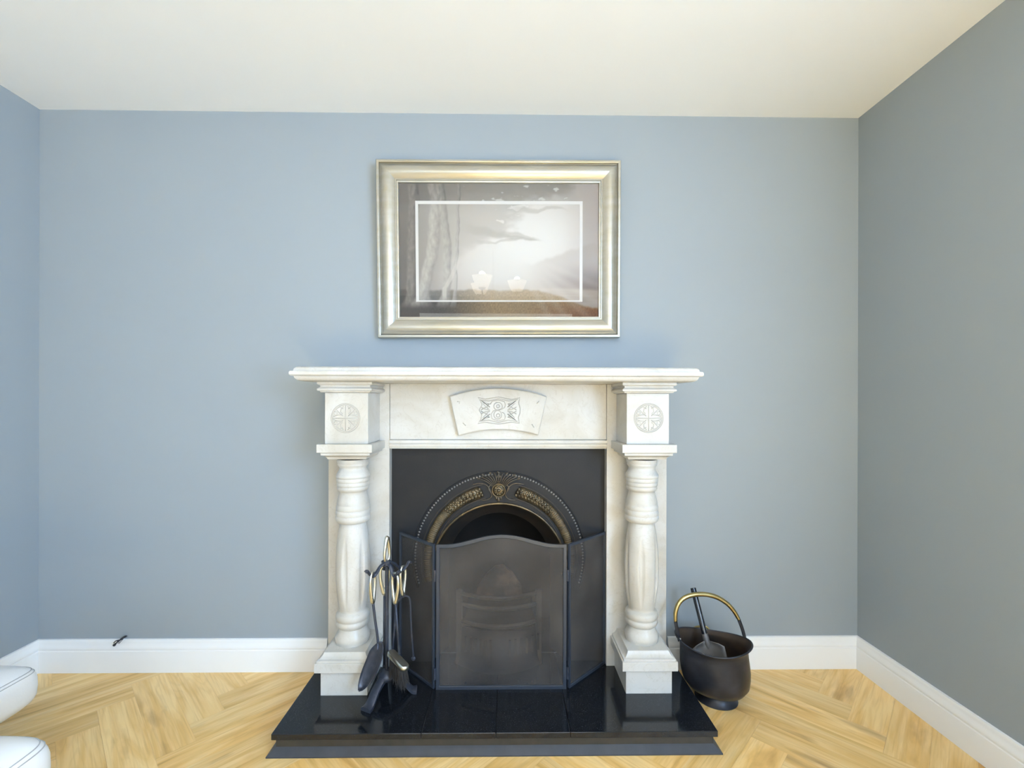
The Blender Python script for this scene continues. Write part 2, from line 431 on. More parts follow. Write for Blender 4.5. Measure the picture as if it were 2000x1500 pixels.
# herringbone planks
PL, PW = .56, .112
rng = random.Random(4)
U = Vector((.70711, -.70711)); V = Vector((.70711, .70711))
X0 = -1.05 - (PL + PW) / math.sqrt(2)
Y0 = -.255 + (PL - PW) * .70711
def clip(poly, nx, ny, c):
    out = []
    for i in range(len(poly)):
        a, b = poly[i - 1], poly[i]
        da, db = nx * a[0] + ny * a[1] - c, nx * b[0] + ny * b[1] - c
        if (da <= 0) != (db <= 0):
            t = da / (da - db); out.append((a[0] + (b[0] - a[0]) * t, a[1] + (b[1] - a[1]) * t))
        if db <= 0: out.append(b)
    return out
GAP = .0002
for fam in range(-2, 9):
    for n in range(-60, 80):
        for vert in (0, 1):
            u0, v0 = fam * PL + n * PW, fam * PL - n * PW
            if vert: u0, du, dv = u0 + PL, PW, PL
            else: du, dv = PL, PW
            c = U * (u0 + du / 2) + V * (v0 + dv / 2) + Vector((X0, Y0))
            if not (XL - .5 < c.x < XR + .5 and YB - .5 < c.y < .5): continue
            ax, ay = (V, -U) if vert else (U, V)
            hl, hw = PL / 2 - GAP, PW / 2 - GAP
            poly = [tuple(c + ax * sx * hl + ay * sy * hw) for sx, sy in ((-1, -1), (1, -1), (1, 1), (-1, 1))]
            for (nx, ny, cc) in ((1, 0, XR), (-1, 0, -XL), (0, 1, 0.0), (0, -1, -YB)):
                if poly: poly = clip(poly, nx, ny, cc)
            if len(poly) < 3: continue
            A = abs(sum(poly[i - 1][0] * poly[i][1] - poly[i][0] * poly[i - 1][1] for i in range(len(poly)))) / 2
            if A < 2e-4: continue
            # local frame of the plank: x along the grain
            loc = [((Vector(p) - c).dot(ax), (Vector(p) - c).dot(ay)) for p in poly]
            k = len(loc)
            dz = rng.uniform(-.0003, 0)
            me = bpy.data.meshes.new('plank')
            me.from_pydata([(x, y, -.012) for x, y in loc] + [(x, y, dz) for x, y in loc], [],
                           [tuple(range(k))[::-1], tuple(range(k, 2 * k))] + [(i, (i + 1) % k, k + (i + 1) % k, k + i) for i in range(k)])
            bm = bmesh.new(); bm.from_mesh(me); bmesh.ops.recalc_face_normals(bm, faces=bm.faces); bm.to_mesh(me); bm.free()
            me.materials.append(M['oak'])
            p = bpy.data.objects.new('plank', me); COL.objects.link(p)
            p.location = (c.x, c.y, 0); p.rotation_euler = (0, 0, math.atan2(ax.y, ax.x)); p.parent = floor

tag(MB().box(XL - .1, XR + .1, YB - .1, .1, CEIL, CEIL + .1).out('ceiling', M['ceiling']), **S)
# chimney wall with the opening for the fire
w = MB(); OX0, OX1, OZ = XC - .36, XC + .36, .80
w.box(XL - .1, OX0, 0, .1, 0, CEIL); w.box(OX1, XR + .1, 0, .1, 0, CEIL); w.box(OX0, OX1, 0, .1, OZ, CEIL); w.box(OX0, OX1, 0, .1, 0, .0695)
tag(w.out('wall_back', M['wall']), **S)
tag(MB().box(XL - .1, XL, YB, 0, 0, CEIL).out('wall_left', M['wall']), **S)
# right wall with a window behind the camera
w = MB(); wy0, wy1, wz0, wz1 = -3.80, -2.10, .85, 2.1
w.box(XR, XR + .12, YB, wy0, 0, CEIL); w.box(XR, XR + .12, wy1, 0, 0, CEIL)
w.box(XR, XR + .12, wy0, wy1, 0, wz0); w.box(XR, XR + .12, wy0, wy1, wz1, CEIL)
tag(w.out('wall_right', M['wall']), **S)
# wall behind the camera with a wide window added to let light in
w = MB(); bx0, bx1 = -1.3, 1.0
w.box(XL - .1, bx0, YB - .12, YB, 0, CEIL); w.box(bx1, XR + .1, YB - .12, YB, 0, CEIL)
w.box(bx0, bx1, YB - .12, YB, 0, .7); w.box(bx0, bx1, YB - .12, YB, 2.15, CEIL)
tag(w.out('wall_front', M['wall']), **S)
def window(name, plane, a0, a1, z0, z1, n):
    wr = bpy.data.objects.new(name, None); COL.objects.link(wr); tag(wr, **S)
    T = .05
    def bx(nm, a, b, c, d, m, dep=(.03, .08), par=None):
        q = MB()
        if plane == 'x': q.box(XR + dep[0], XR + dep[1], a, b, c, d)
        else: q.box(a, b, YB - dep[1], YB - dep[0], c, d)
        return q.out(nm, m, par or wr)
    bx('frame_rail', a0, a1, z0, z0 + T, M['reveal']); bx('frame_rail', a0, a1, z1 - T, z1, M['reveal'])
    for i in range(n + 1):
        a = a0 + (a1 - a0 - T) * i / n; bx('frame_stile', a, a + T, z0 + T, z1 - T, M['reveal'])
    for i in range(n):
        a = a0 + (a1 - a0 - T) * i / n + T; b = a0 + (a1 - a0 - T) * (i + 1) / n
        bx('pane', a, b, z0 + T, z1 - T, M['glass'], (.052, .058))
    bx('sill', a0, a1, z0 - .03, z0, M['reveal'], (-.05, .02))
window('window_1', 'x', wy0, wy1, wz0, wz1, 2)
window('added_rear_window', 'y', bx0, bx1, .7, 2.15, 3)

SK = [(0, 0), (.018, 0), (.018, .087), (.0172, .0905), (.0148, .0925), (.0144, .096), (.0165, .0985), (.0168, .104), (.0150, .109),
      (.0118, .117), (.0098, .124), (.0098, .130), (.0075, .1355), (0, .137)]
def skirting(name, a, b, side):
    q = MB(); prof = SK
    if side == 'back': q.extrude_x([(-d, z) for d, z in prof], a, b)
    else:
        n = len(prof); xs = [(XL + d if side == 'left' else XR - d) for d, z in prof]
        zs = [z for d, z in prof]
        q.add([(x, a, z) for x, z in zip(xs, zs)] + [(x, b, z) for x, z in zip(xs, zs)],
              [tuple(range(n)), tuple(range(n, 2 * n))] + [(i, (i + 1) % n, n + (i + 1) % n, n + i) for i in range(n)])
    return tag(q.out(name, M['trim'], smooth=True, angle=35), **S)
skirting('baseboard_back', XL, XC - .734, 'back')
skirting('baseboard_back', XC + .734, XR, 'back')
skirting('baseboard_left', YB, -.0001, 'left')
skirting('baseboard_right', YB, -.0001, 'right')

# ------------------------------------------------------------------ hearth
HZ = .070
h = root('hearth', (XC, -.24, 0), 'raised black polished granite hearth in front of the white fireplace', 'hearth')
hx0, hx1, hyf = XC - .733, XC + .733, -.484
js = [hx0, XC - .245, XC, XC + .245, hx1]
for i in range(4):
    g = .0005
    bev(MB().box(js[i] + (g if i else 0), js[i + 1] - (g if i < 3 else 0), hyf, -.0005, HZ - .02, HZ).out('granite_slab', M['granite'], h), .0018, 2)
MB().box(hx0 + .011, hx1 - .011, hyf + .011, -.001, 0.0, HZ - .0202).out('riser', M['riser'], h)
# angled skirting strip around the foot
for nm, pts in (('front', None), ('left', None), ('right', None)):
    q = MB(); o = .011; t = .0225; zt = .0215
    if nm == 'front':
        a = (hx0 + o, hyf + o); b = (hx1 - o, hyf + o)
        q.add([(a[0] - t, a[1] - t, 0), (b[0] + t, b[1] - t, 0), (b[0] + t, b[1] - t, .004), (a[0] - t, a[1] - t, .004),
               (a[0], a[1], zt), (b[0], b[1], zt), (a[0], a[1], 0), (b[0], b[1], 0)],
              [(0, 1, 2, 3), (3, 2, 5, 4), (0, 6, 7, 1), (6, 4, 5, 7), (0, 3, 4, 6), (1, 7, 5, 2)])
    else:
        s_ = -1 if nm == 'left' else 1
        x = hx0 + o if s_ < 0 else hx1 - o
        yf, yb = hyf + o, -.02
        q.add([(x + s_ * t, yf - t, 0), (x + s_ * t, yb, 0), (x + s_ * t, yb, .004), (x + s_ * t, yf - t, .004),
               (x, yf, zt), (x, yb, zt), (x, yf, 0), (x, yb, 0)],
              [(0, 1, 2, 3), (3, 2, 5, 4), (0, 6, 7, 1), (6, 4, 5, 7), (0, 3, 4, 6), (1, 7, 5, 2)])
    q.out('trim_strip', M['strip'], h)

# ------------------------------------------------------------------ marble surround
sr = root('fireplace_surround', (XC, -.15, HZ), 'white marble fireplace surround with turned columns and carved keystone', 'fireplace')
YP, YPL = -.106, -.067                      # pilaster face, iron plate face
MA = M['marble']
def arcp(i0, z0, i1, z1, n=6, bulge=1):
    """quarter curve from (i0,z0) to (i1,z1); bulge 1 = convex, -1 = cove"""
    out = []
    for k in range(n + 1):
        t = k / n * PI / 2
        if bulge > 0: out.append((i0 + (i1 - i0) * (1 - math.cos(t)), z0 + (z1 - z0) * math.sin(t)))
        else: out.append((i0 + (i1 - i0) * math.sin(t), z0 + (z1 - z0) * (1 - math.cos(t))))
    return out
# shelf
prof = [(.042, 1.2285), (.034, 1.2288)] + [(.034 - .022 * math.sin(k / 7 * PI / 2), 1.2288 + .0182 * (1 - math.cos(k / 7 * PI / 2))) for k in range(1, 8)]
prof += [(.009, 1.2472), (.003, 1.2482), (.0, 1.2515), (.0, 1.2600), (.0025, 1.2642), (.0105, 1.2652)]
prof += [(.0105 + .019 * (1 - math.cos(k / 7 * PI / 2)), 1.2660 + .0160 * math.sin(k / 7 * PI / 2)) for k in range(0, 8)]
MB().rect(prof, XC - .741, XC + .741, -.350, -.0005).out('mantel_shelf', MA, sr, smooth=True, angle=32)
# pilaster panels and frieze
for s_ in (-1, 1):
    a, b = sorted((XC + s_ * .693, XC + s_ * .4455))
    bev(MB().box(a, b, YP, -.001, HZ, 1.2283).out('pilaster_panel', MA, sr), .001, 1)
fz = bev(MB().box(XC - .4445, XC + .4445, YP + .003, -.06, 1.0004, 1.2283).out('frieze_panel', MA, sr), .001, 1)
fm = MB().extrude_x([(-.06, .9630), (YP + .001, .9630), (YP + .001, .9695), (YP - .004, .9700), (YP - .006, .9740), (YP - .006, .9815), (YP - .003, .9835),
                     (YP - .003, .9850), (YP - .008, .9860), (YP - .008, .9930), (YP - .006, .9975), (YP + .002, .9996), (-.06, .9998)], XC - .4445, XC + .4445)
fm.out('frieze_moulding', MA, sr, smooth=True, angle=30)
# keystone with carved knot
YK = YP - .020
def arc_pts(x0, z0, xm, zm, x1, z1, n):
    return [((1 - t) ** 2 * x0 + 2 * t * (1 - t) * (2 * xm - .5 * (x0 + x1)) + t * t * x1,
             (1 - t) ** 2 * z0 + 2 * t * (1 - t) * (2 * zm - .5 * (z0 + z1)) + t * t * z1) for t in [i / n for i in range(n + 1)]]
kp = [W(px, py, YK) for px, py in ((877.5, 774), (973, 758), (1068.5, 774.5), (1051.5, 850.5), (973, 839), (895, 852))]
kpoly = arc_pts(kp[0].x, kp[0].z, kp[1].x, kp[1].z, kp[2].x, kp[2].z, 18) + arc_pts(kp[3].x, kp[3].z, kp[4].x, kp[4].z, kp[5].x, kp[5].z, 18)
ks = bev(MB().prism(kpoly, YK, YP + .004).out('keystone', MA, sr, smooth=True, angle=30), .005, 3, 50)
ks.data.materials.append(MA)
def carve(name, strokes, y, parent, r=.0019):
    q = MB()
    for st in strokes:
        closed = st[0] == st[-1]
        pts = [W(px, py, y) for px, py in (st[:-1] if closed else st)]
        q.tube(pts, r, 6, closed=closed)
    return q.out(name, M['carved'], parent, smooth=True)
def kx(pts): return [(860 + x / 8.696, 740 + y / 8.696) for x, y in pts]
def ring(cx, cy, rx, ry=None, n=20):
    ry = ry or rx
    p = [(cx + rx * math.cos(2 * PI * i / n), cy + ry * math.sin(2 * PI * i / n)) for i in range(n)]
    return p + [p[0]]
st = []
o_ = [(640, 318), (760, 345), (850, 330), (985, 308), (1120, 335), (1210, 350), (1350, 322), (1330, 400), (1355, 500), (1352, 580), (1325, 660), (1345, 752),
      (1200, 735), (1100, 755), (985, 768), (860, 752), (760, 735), (640, 758), (690, 690), (705, 610), (660, 530), (710, 440), (690, 390), (640, 318)]
st.append(kx(o_))
st.append(kx([(675, 358), (815, 378), (985, 338), (1165, 378), (1315, 352)]))
st.append(kx([(672, 718), (815, 700), (985, 740), (1150, 700), (1310, 722)]))
st += [kx(ring(980, 465, 72, 66)), kx(ring(980, 465, 26)), kx(ring(975, 610, 66, 72)), kx(ring(980, 622, 28))]
st += [kx([(850, 430), (880, 380), (985, 362), (1085, 385), (1105, 440), (1090, 490), (1040, 515), (900, 545), (860, 600), (880, 680), (985, 712), (1090, 690), (1105, 640), (1085, 585), (1050, 570)])]
for sx in (-1, 1):
    for sy in (-1, 1):
        f = lambda x, y: (992 + sx * x, 538 + sy * y)
        st.append(kx([f(290, 165), f(150, 60), f(180, 30), f(270, 120), f(150, 110), f(290, 165)]))
        st.append(kx([f(300, 10), f(190, 70), f(160, 120)]))
        st.append(kx([f(300, 60), f(230, 20), f(150, 10)]))
st += [kx([(285, 385), (330, 385), (322, 420)]), kx([(385, 750), (430, 795)]), kx([(1640, 420), (1680, 378)]), kx([(1555, 770), (1590, 825)])]
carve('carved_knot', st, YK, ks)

# columns with their blocks
def circle_rel(cx, cy, r): return ring(cx, cy, r, n=40)
def medallion(cx, cy, y, parent):
    r = 28.3; st = [circle_rel(cx, cy, r), circle_rel(cx, cy, r - 2.6)]
    st.append([(cx, cy - r + 3), (cx - .3, cy), (cx, cy + r - 3)]); st.append([(cx - r + 3, cy), (cx, cy + .3), (cx + r - 3, cy)])
    for sx in (-1, 1):
        for sy in (-1, 1):
            f = lambda a, b: (cx + sx * a, cy + sy * b)
            st.append([f(4, 23), f(9, 18), f(10, 12), f(6, 9), f(8, 6), f(14, 6), f(24, 3)])
            st.append([f(5, 4), f(12, 10), f(18, 17), f(11, 22), f(5, 18)])
            st.append([f(22, 8), f(18, 5), f(16, 12), f(22, 12)])
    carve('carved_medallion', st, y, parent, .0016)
ZP = lambda y: EYE - (y - 784) * 1.806 / 900.0
# (photo row of the silhouette, radius in px)
CP = [(896, 29.5), (902, 29.5), (903.5, 28.4), (904.5, 28.2), (906, 28.8), (908.5, 27.6), (911, 25.2), (914, 25.0), (918, 26.6), (922, 29.2), (925.5, 31.2), (928, 32.0), (930.5, 31.4),
      (932, 30.0), (933.3, 30.5), (936, 31.0), (938.7, 30.3), (940, 29.4), (941.3, 29.9), (944, 30.4), (946.7, 29.8), (948, 28.8), (949.3, 29.3), (952.5, 29.6), (955.5, 28.3), (957.5, 25.5),
      (959, 24.6), (964, 25.6), (970, 27.4), (976, 29.0), (981, 29.9), (983, 29.6), (984, 29.9), (986, 30.9), (989.5, 31.4), (992.5, 30.6), (993.6, 30.2), (995, 31.4), (999, 32.2), (1003, 31.4),
      (1004.2, 31.0), (1006, 32.2), (1010, 32.6), (1014, 31.2), (1017, 28.0), (1018.5, 24.4), (1021, 24.2)]
CP += [(1021 + 166 * t, 24.0 + 8.4 * math.sin(PI * t) ** .8 if 0 < t < 1 else 24.0) for t in [i / 34 for i in range(1, 35)]]
CP += [(1188.5, 25), (1190.5, 28.8), (1193, 30.6), (1198, 31.6), (1202.5, 30.6), (1204, 29.4), (1205.2, 29.2), (1207, 30.4), (1211, 31.0), (1215.5, 29.4), (1218, 26.2), (1219.5, 25.2), (1224, 26.6),
       (1230, 29.6), (1235, 31.6), (1239, 32.4), (1243, 31.9), (1246.5, 30.4), (1250, 30.0)]
CPROF = [(r * 1.806 / 900.0, ZP(y)) for y, r in CP][::-1]
z_lo, z_hi = ZP(1180), ZP(1044)
def column(x, phase, parent):
    def md(r, z, a):
        t = (z - z_lo) / (z_hi - z_lo)
        if 0 < t < 1:
            half = math.radians(10.5) * math.sin(PI * t) ** .45
            d = (a - phase) % (PI / 3)
            d = min(d, PI / 3 - d)
            if d < half:
                r -= .0052 * (1 - (d / half) ** 2) ** .7 * min(1, 4 * t, 4 * (1 - t))
        return r
    return MB().lathe(CPROF, 132, (x, -.190, 0), md).out('column', MA, parent, smooth=True, angle=50)
for s_, ph in ((-1, 20), (1, -105)):
    x = XC + s_ * .565
    MB().rect([(.010, 1.1895), (.008, 1.1930), (.008, 1.1945), (.001, 1.1955), (.0, 1.1985), (.0, 1.2020), (.002, 1.2045), (.0065, 1.2065), (.0095, 1.2105), (.0085, 1.2150),
               (.004, 1.2170), (.0015, 1.2180), (.0, 1.2200), (.0, 1.2280)], x - .1010, x + .1010, -.290, YP + .001).out('crown_moulding', MA, sr, smooth=True, angle=30)
    bk = bev(MB().box(x - .0805, x + .0805, -.268, YP + .001, .9968, 1.1894).out('capital_block', MA, sr), .002, 2)
    cc = Vector((x, -.268, 1.094))
    # photo pixel of the block centre, for the carved roundel
    medallion(675 if s_ < 0 else 1267, 816.5, -.268, bk)
    MB().rect([(.0310, .9385), (.0290, .9405), (.0268, .9455), (.0200, .9520), (.0125, .9545), (.0110, .9550), (.0110, .9625), (.0095, .9640), (.0090, .9660), (.0010, .9662), (.0, .9672),
               (.0, .9960), (.001, .9967)], x - .1015, x + .1015, -.291, YP + .001).out('capital_slab', MA, sr, smooth=True, angle=30)
    column(x, math.radians(ph), sr)
    bev(MB().box(x - .086, x + .086, -.288, YP + .001, HZ, .1620).out('plinth_block', MA, sr), .0015, 2)
    MB().rect([(.001, .1622), (.0, .1632), (.0, .1950), (.0012, .1962), (.0060, .1967), (.0058, .2030), (.0075, .2045), (.0095, .2050), (.0130, .2070), (.0185, .2115), (.0230, .2180), (.0250, .2240),
               (.0262, .2258)], x - .1025, x + .1025, -.305, YP + .001).out('plinth_moulding', MA, sr, smooth=True, angle=30)

# ------------------------------------------------------------------ cast iron insert
ins = root('fireplace_insert', (XC, -.06, HZ), 'black cast iron arched fireplace insert with bronzed ornament behind the screen', 'fireplace')
CX = -.0265
ZA, RA = .4477, .280                       # opening arch: centre height and radius
def arch_loop(cx, cz, r, y, zbot, n=40, rx=None):
    rx = rx or r
    return [(cx - rx, y, zbot)] + [(cx - rx * math.cos(PI * i / n), y, cz + r * math.sin(PI * i / n)) for i in range(n + 1)] + [(cx + rx, y, zbot)]
# plate: outer rectangle to arch
n = 40
inner = arch_loop(CX, ZA, RA, YPL, HZ, n)
x0, x1, zt = XC - .4448, XC + .4448, .9628
outer = [(x0, YPL, HZ)]
for i in range(n + 1):
    a = PI * i / n; dx, dz = -math.cos(a), math.sin(a)
    k = min(((x1 - CX) if dx > 0 else (x0 - CX)) / dx if abs(dx) > 1e-9 else 1e9, (zt - ZA) / dz if dz > 1e-9 else 1e9)
    outer.append((CX + dx * k, YPL, ZA + dz * k))
outer.append((x1, YPL, HZ))
# keep the two top corners square
for c in ((x0, zt), (x1, zt)):
    j = min(range(len(outer)), key=lambda i: (outer[i][0] - c[0]) ** 2 + (outer[i][2] - c[1]) ** 2)
    outer[j] = (c[0], YPL, c[1])
q = MB(); q.band([outer, inner])
q.band([inner, [(p[0], p[1] + .012, p[2]) for p in inner]]); q.band([outer, [(p[0], p[1] + .012, p[2]) for p in outer]])
q.out('face_plate', M['iron'], ins)
# hood: flares back from the arch to the dark throat
q = MB(); loops = []
for t in [i / 8 for i in range(9)]:
    r = RA - .004 - .052 * t ** 1.3; yy = YPL + .006 + .10 * t
    loops.append(arch_loop(CX, ZA - .006 * t, r, yy, HZ, n))
q.band(loops)
loops2 = [arch_loop(CX, ZA - .006, RA - .054, YPL + .106, HZ, n), arch_loop(CX, ZA - .006, RA - .054, .02, HZ, n)]
q.out('hood', M['iron_smoke'], ins, smooth=True)
q = MB()
q.add([(OX0 + .001, .0, HZ), (OX1 - .001, .0, HZ), (OX1 - .06, .33, HZ), (OX0 + .06, .33, HZ), (OX0 + .001, .0, .799), (OX1 - .001, .0, .799), (OX1 - .06, .25, .79), (OX0 + .06, .25, .79)],
      [(0, 3, 2, 1), (4, 5, 6, 7), (1, 2, 6, 5), (2, 3, 7, 6), (3, 0, 4, 7)])
fb = q.out('firebox', M['soot'], ins)
MB().prism([(CX - .12, .15), (CX + .12, .15), (CX + .105, .26), (CX + .06, .325), (CX + .015, .36), (CX - .025, .355), (CX - .07, .315), (CX - .11, .25)], .235, .26).out('fireback', M['firebrick'], ins)
# inner gilt bead, plain collar and raised outer ring
def arch_tube(cx, cz, r, y, a0, a1, rad, n=64, flat=1.0):
    return MB().tube([(cx - r * math.cos(a), y, cz + r * math.sin(a)) for a in [a0 + (a1 - a0) * i / n for i in range(n + 1)]], rad, 8, flat=flat)
arch_tube(CX, ZA, RA + .002, YPL - .002, -.05, PI + .05, .0055).out('arch_bead', M['iron_gold'], ins, smooth=True)
ZB = .5030
q = arch_tube(CX, ZB, .3600, YPL - .001, -.35, PI + .35, .0032); q.out('outer_rim', M['iron'], ins, smooth=True)
q = MB()
for i in range(104):
    a = -.3 + (PI + .6) * i / 103
    if abs(a - PI / 2) < .07: continue
    q.ball((CX - .3500 * math.cos(a), YPL - .003, ZB + .3500 * math.sin(a)), .0042, n=8, m=5)
tag(q.out('bead_ring', mat('worn_iron', lin(150, 148, 146), .35, metal=.6), ins, smooth=True), kind='stuff')
# ribbed leaf bands, widest at the crown, tapering down each side
for s_ in (-1, 1):
    loops = []; N = 240
    for i in range(N + 1):
        t = i / N; a = PI / 2 - s_ * 0 - (.235 + t * 1.62)
        a = PI / 2 + (.235 + t * 1.62)
        rc = .298 - .000 * t; w_ = .028 - .0145 * t ** .8
        w_ *= max(.02, 1 - (1 - t / .055) ** 2) ** .5 if t < .055 else 1
        rib = 1 + (.34 * math.sin(i * 2 * PI / 4) if t > .30 else .12 * math.sin(i * 2 * PI / 8))
        rc = .2955 + .006 * t
        dxx, dzz = math.cos(a) * (-s_) * -1, math.sin(a)
        lp = []
        for k in range(9):
            th = PI * k / 8
            rr = rc + w_ * math.cos(th); dep = .55 * w_ * math.sin(th) * rib + .001
            lp.append((CX + s_ * abs(0) + (-s_) * rr * math.cos(a), YPL - dep, ZB - .012 + rr * math.sin(a)))
        loops.append(lp)
    q = MB(); q.band(loops)
    # acanthus leaves on the wide end
    bnd = q.out('ribbed_band', M['iron_gold'], ins, smooth=True)
    q = MB(); r2 = random.Random(7)
    for j in range(12):
        t = .015 + j * .030; a = PI / 2 + (.235 + t * 1.62); rc = .2955 + .006 * t
        for kk in (-1, 0, 1):
            rr = rc + kk * .0135 * (1 - t * .6) + .002
            p = (CX - s_ * rr * math.cos(a + kk * .01), YPL - .0165 + abs(kk) * .0055, ZB - .012 + rr * math.sin(a + kk * .01))
            q.ball(p, .0068 * (1 - .5 * t), .005, .0075 * (1 - .5 * t), n=7, m=5)
    q.out('acanthus_leaves', M['iron_gold'], bnd, smooth=True)
    # scroll line hugging the band
    arch_tube(CX, ZB - .012, .3265, YPL - .002, PI / 2 + s_ * .20, PI / 2 + s_ * 1.8, .0022, 48).out('band_edge', M['iron_smoke'], bnd, smooth=True)
    arch_tube(CX, ZB - .012, .2680, YPL - .002, PI / 2 + s_ * .20, PI / 2 + s_ * 1.8, .0022, 48).out('band_edge', M['iron_smoke'], bnd, smooth=True)
# cartouche: rosette, shell and pendant
ro = W(974, 958, YPL - .012); SC = 1.929 / 900.0
q = MB()
q.tube([(ro.x + 12.5 * SC * math.cos(t), ro.y, ro.z + 12.5 * SC * math.sin(t)) for t in [2 * PI * i / 28 for i in range(28)]], .0028, 8, closed=True)
q.ball((ro.x, ro.y + .006, ro.z), 12 * SC, .008, 12 * SC, n=16, m=8)
rst = q.out('rosette', M['iron_gold'], ins, smooth=True)
q = MB(); q.ball((ro.x, ro.y - .004, ro.z), 3.8 * SC, .006, 3.8 * SC)
for i in range(10):
    t = 2 * PI * i / 10
    q.ball((ro.x + 7.6 * SC * math.cos(t), ro.y - .001, ro.z + 7.6 * SC * math.sin(t)), .0048, .0038, .0048, n=8, m=5)
q.out('petals', M['iron_gold'], rst, smooth=True)
q = MB()
for i in range(13):
    u = -1 + 2 * i / 12
    a = u * math.radians(66)
    p0 = Vector((ro.x + 10 * SC * math.sin(a), YPL - .006, ro.z + 9 * SC * math.cos(a)))
    p2 = Vector((ro.x + (43 * math.sin(a)) * SC, YPL - .004, ro.z + (12 + 22 * math.cos(a) ** .8) * SC))
    p1 = (p0 + p2) / 2 + Vector((-u * .006, -.007, .006))
    q.tube(smoothpts([p0, p1, p2], 4), .0017, 6)
    if i % 2 == 0: q.ball(p2, .0068, .006, .0054, n=8, m=5)
    if i % 4 == 2: q.ball(p2 + Vector((.004 * (1 if u > 0 else -1), -.002, .003)), .004, n=8, m=5)
tp = W(974, 928, YPL - .006); q.ball(tp, .0045, .005, .0115, n=8, m=6)
for s_ in (-1, 1): q.ball(tp + Vector((s_ * .006, 0, -.006)), .004, .004, .006, n=8, m=5)
q.ball(W(974, 941, YPL - .006), .0045, n=8, m=5)
q.out('shell', M['iron_bronze'], ins, smooth=True)
q = MB(); pd = W(974, 975, YPL - .006)
q.ball(pd, .0055, .006, .013, n=8, m=6)
for s_ in (-1, 1):
    q.ball(pd + Vector((s_ * .009, 0, .006)), .006, .005, .008, n=8, m=5)
    q.tube(smoothpts([W(974 + s_ * 15, 946, YPL - .006), W(974 + s_ * 20, 954, YPL - .008), W(974 + s_ * 13, 966, YPL - .008), W(974 + s_ * 20, 975, YPL - .006), W(974 + s_ * 34, 977, YPL - .004)], 5), .0022, 6)
    q.tube(smoothpts([W(974 + s_ * 50, 946, YPL - .004), W(974 + s_ * 34, 944, YPL - .006), W(974 + s_ * 22, 949, YPL - .008), W(974 + s_ * 15, 960, YPL - .008)], 5), .0022, 6)
q.out('pendant', M['iron_bronze'], ins, smooth=True)
# grate: bowed bars and slotted ash front
gr_x, gr_w = CX, .165
def bow(z, y_side, y_mid, w=gr_w, n=24):
    return [(gr_x + w * u, y_mid + (y_side - y_mid) * u * u, z) for u in [-1 + 2 * i / n for i in range(n + 1)]]
for z in (.362, .318, .246):
    MB().tube(bow(z, -.075, -.135), .009, 8, flat=.7).out('grate_bar', M['iron_smoke'], ins, smooth=True)
for u in (-1, 1):
    MB().box(gr_x + u * gr_w - .012, gr_x + u * gr_w + .012, -.088, -.068, HZ, .375).out('grate_post', M['iron_smoke'], ins)
lo = bow(HZ, -.075, -.165, gr_w + .02); hi = bow(.225, -.078, -.140)
q = MB(); q.band([lo, bow(.10, -.075, -.158, gr_w + .01), hi, [(p[0], p[1] + .012, p[2]) for p in hi]])
af = q.out('ash_front', M['iron'], ins, smooth=True)
for px in [910 + 9.6 * i for i in range(6)] + [996 + 11 * i for i in range(6)]:
    c = W(px, 1267, -.155)
    u = (c.x - gr_x) / gr_w; yy = -.150 + .068 * u * u
    c = W(px, 1267 - 16 * u * u, yy)
    MB().box(c.x - .0045, c.x + .0045, yy - .006, yy + .004, c.z - .032, c.z + .032).out('vent_slot', M['soot'], af)
MB().box(gr_x - .15, gr_x + .15, -.06, .22, .20, .215).out('fire_bed', M['soot'], ins)

# ------------------------------------------------------------------ fire screen
fs = root('fire_screen', (XC + .02, -.25, HZ), 'three-fold black mesh fire screen with arched centre panel on the hearth', 'fire screen')
ysc = -.252
bl = G(852, 1345, HZ); br_ = G(1106, 1345, HZ)
sx0, sx1 = bl.x, br_.x
zs, za = .616, .653
FW, FT = .0085, .010
def top_z(u): return zs + (za - zs) * (0.5 - 0.5 * math.cos(2 * PI * min(max((u - .07) / .86, 0), 1))) ** .9
def panel_frame(outl_o, outl_i, org, ex, ey, nm, parent):
    """closed frame between two matching outlines (u,z) with thickness FT along ey"""
    P = lambda p, d: Vector((org[0] + ex[0] * p[0] + ey[0] * d, org[1] + ex[1] * p[0] + ey[1] * d, p[1]))
    q = MB(); q.band([[P(p, -FT / 2) for p in outl_o], [P(p, -FT / 2) for p in outl_i], [P(p, FT / 2) for p in outl_i], [P(p, FT / 2) for p in outl_o], [P(p, -FT / 2) for p in outl_o]], closed=True)
    return q.out(nm, M['screen_frame'], parent)
def mesh_panel(outl, org, ex, ey, parent):
    P = lambda p, d: Vector((org[0] + ex[0] * p[0] + ey[0] * d, org[1] + ex[1] * p[0] + ey[1] * d, p[1]))
    n = len(outl)
    return mo('mesh_panel', [P(p, 0) for p in outl], [tuple(range(n))], M['mesh'], parent)
Wd = sx1 - sx0
N = 36
oo = [(0, HZ), (Wd, HZ)] + [(Wd * (1 - i / N), top_z(1 - i / N)) for i in range(N + 1)]
fw = .0125
def top_in(u): return top_z(u) - fw
ii = [(fw, HZ + fw), (Wd - fw, HZ + fw)] + [(Wd - fw - (Wd - 2 * fw) * i / N, top_in(1 - i / N)) for i in range(N + 1)]
ex, ey = (1, 0), (0, 1)
bev(panel_frame(oo, ii, (sx0, ysc), ex, ey, 'centre_frame', fs), .0012, 1)
mesh_panel(ii, (sx0, ysc), ex, ey, fs)
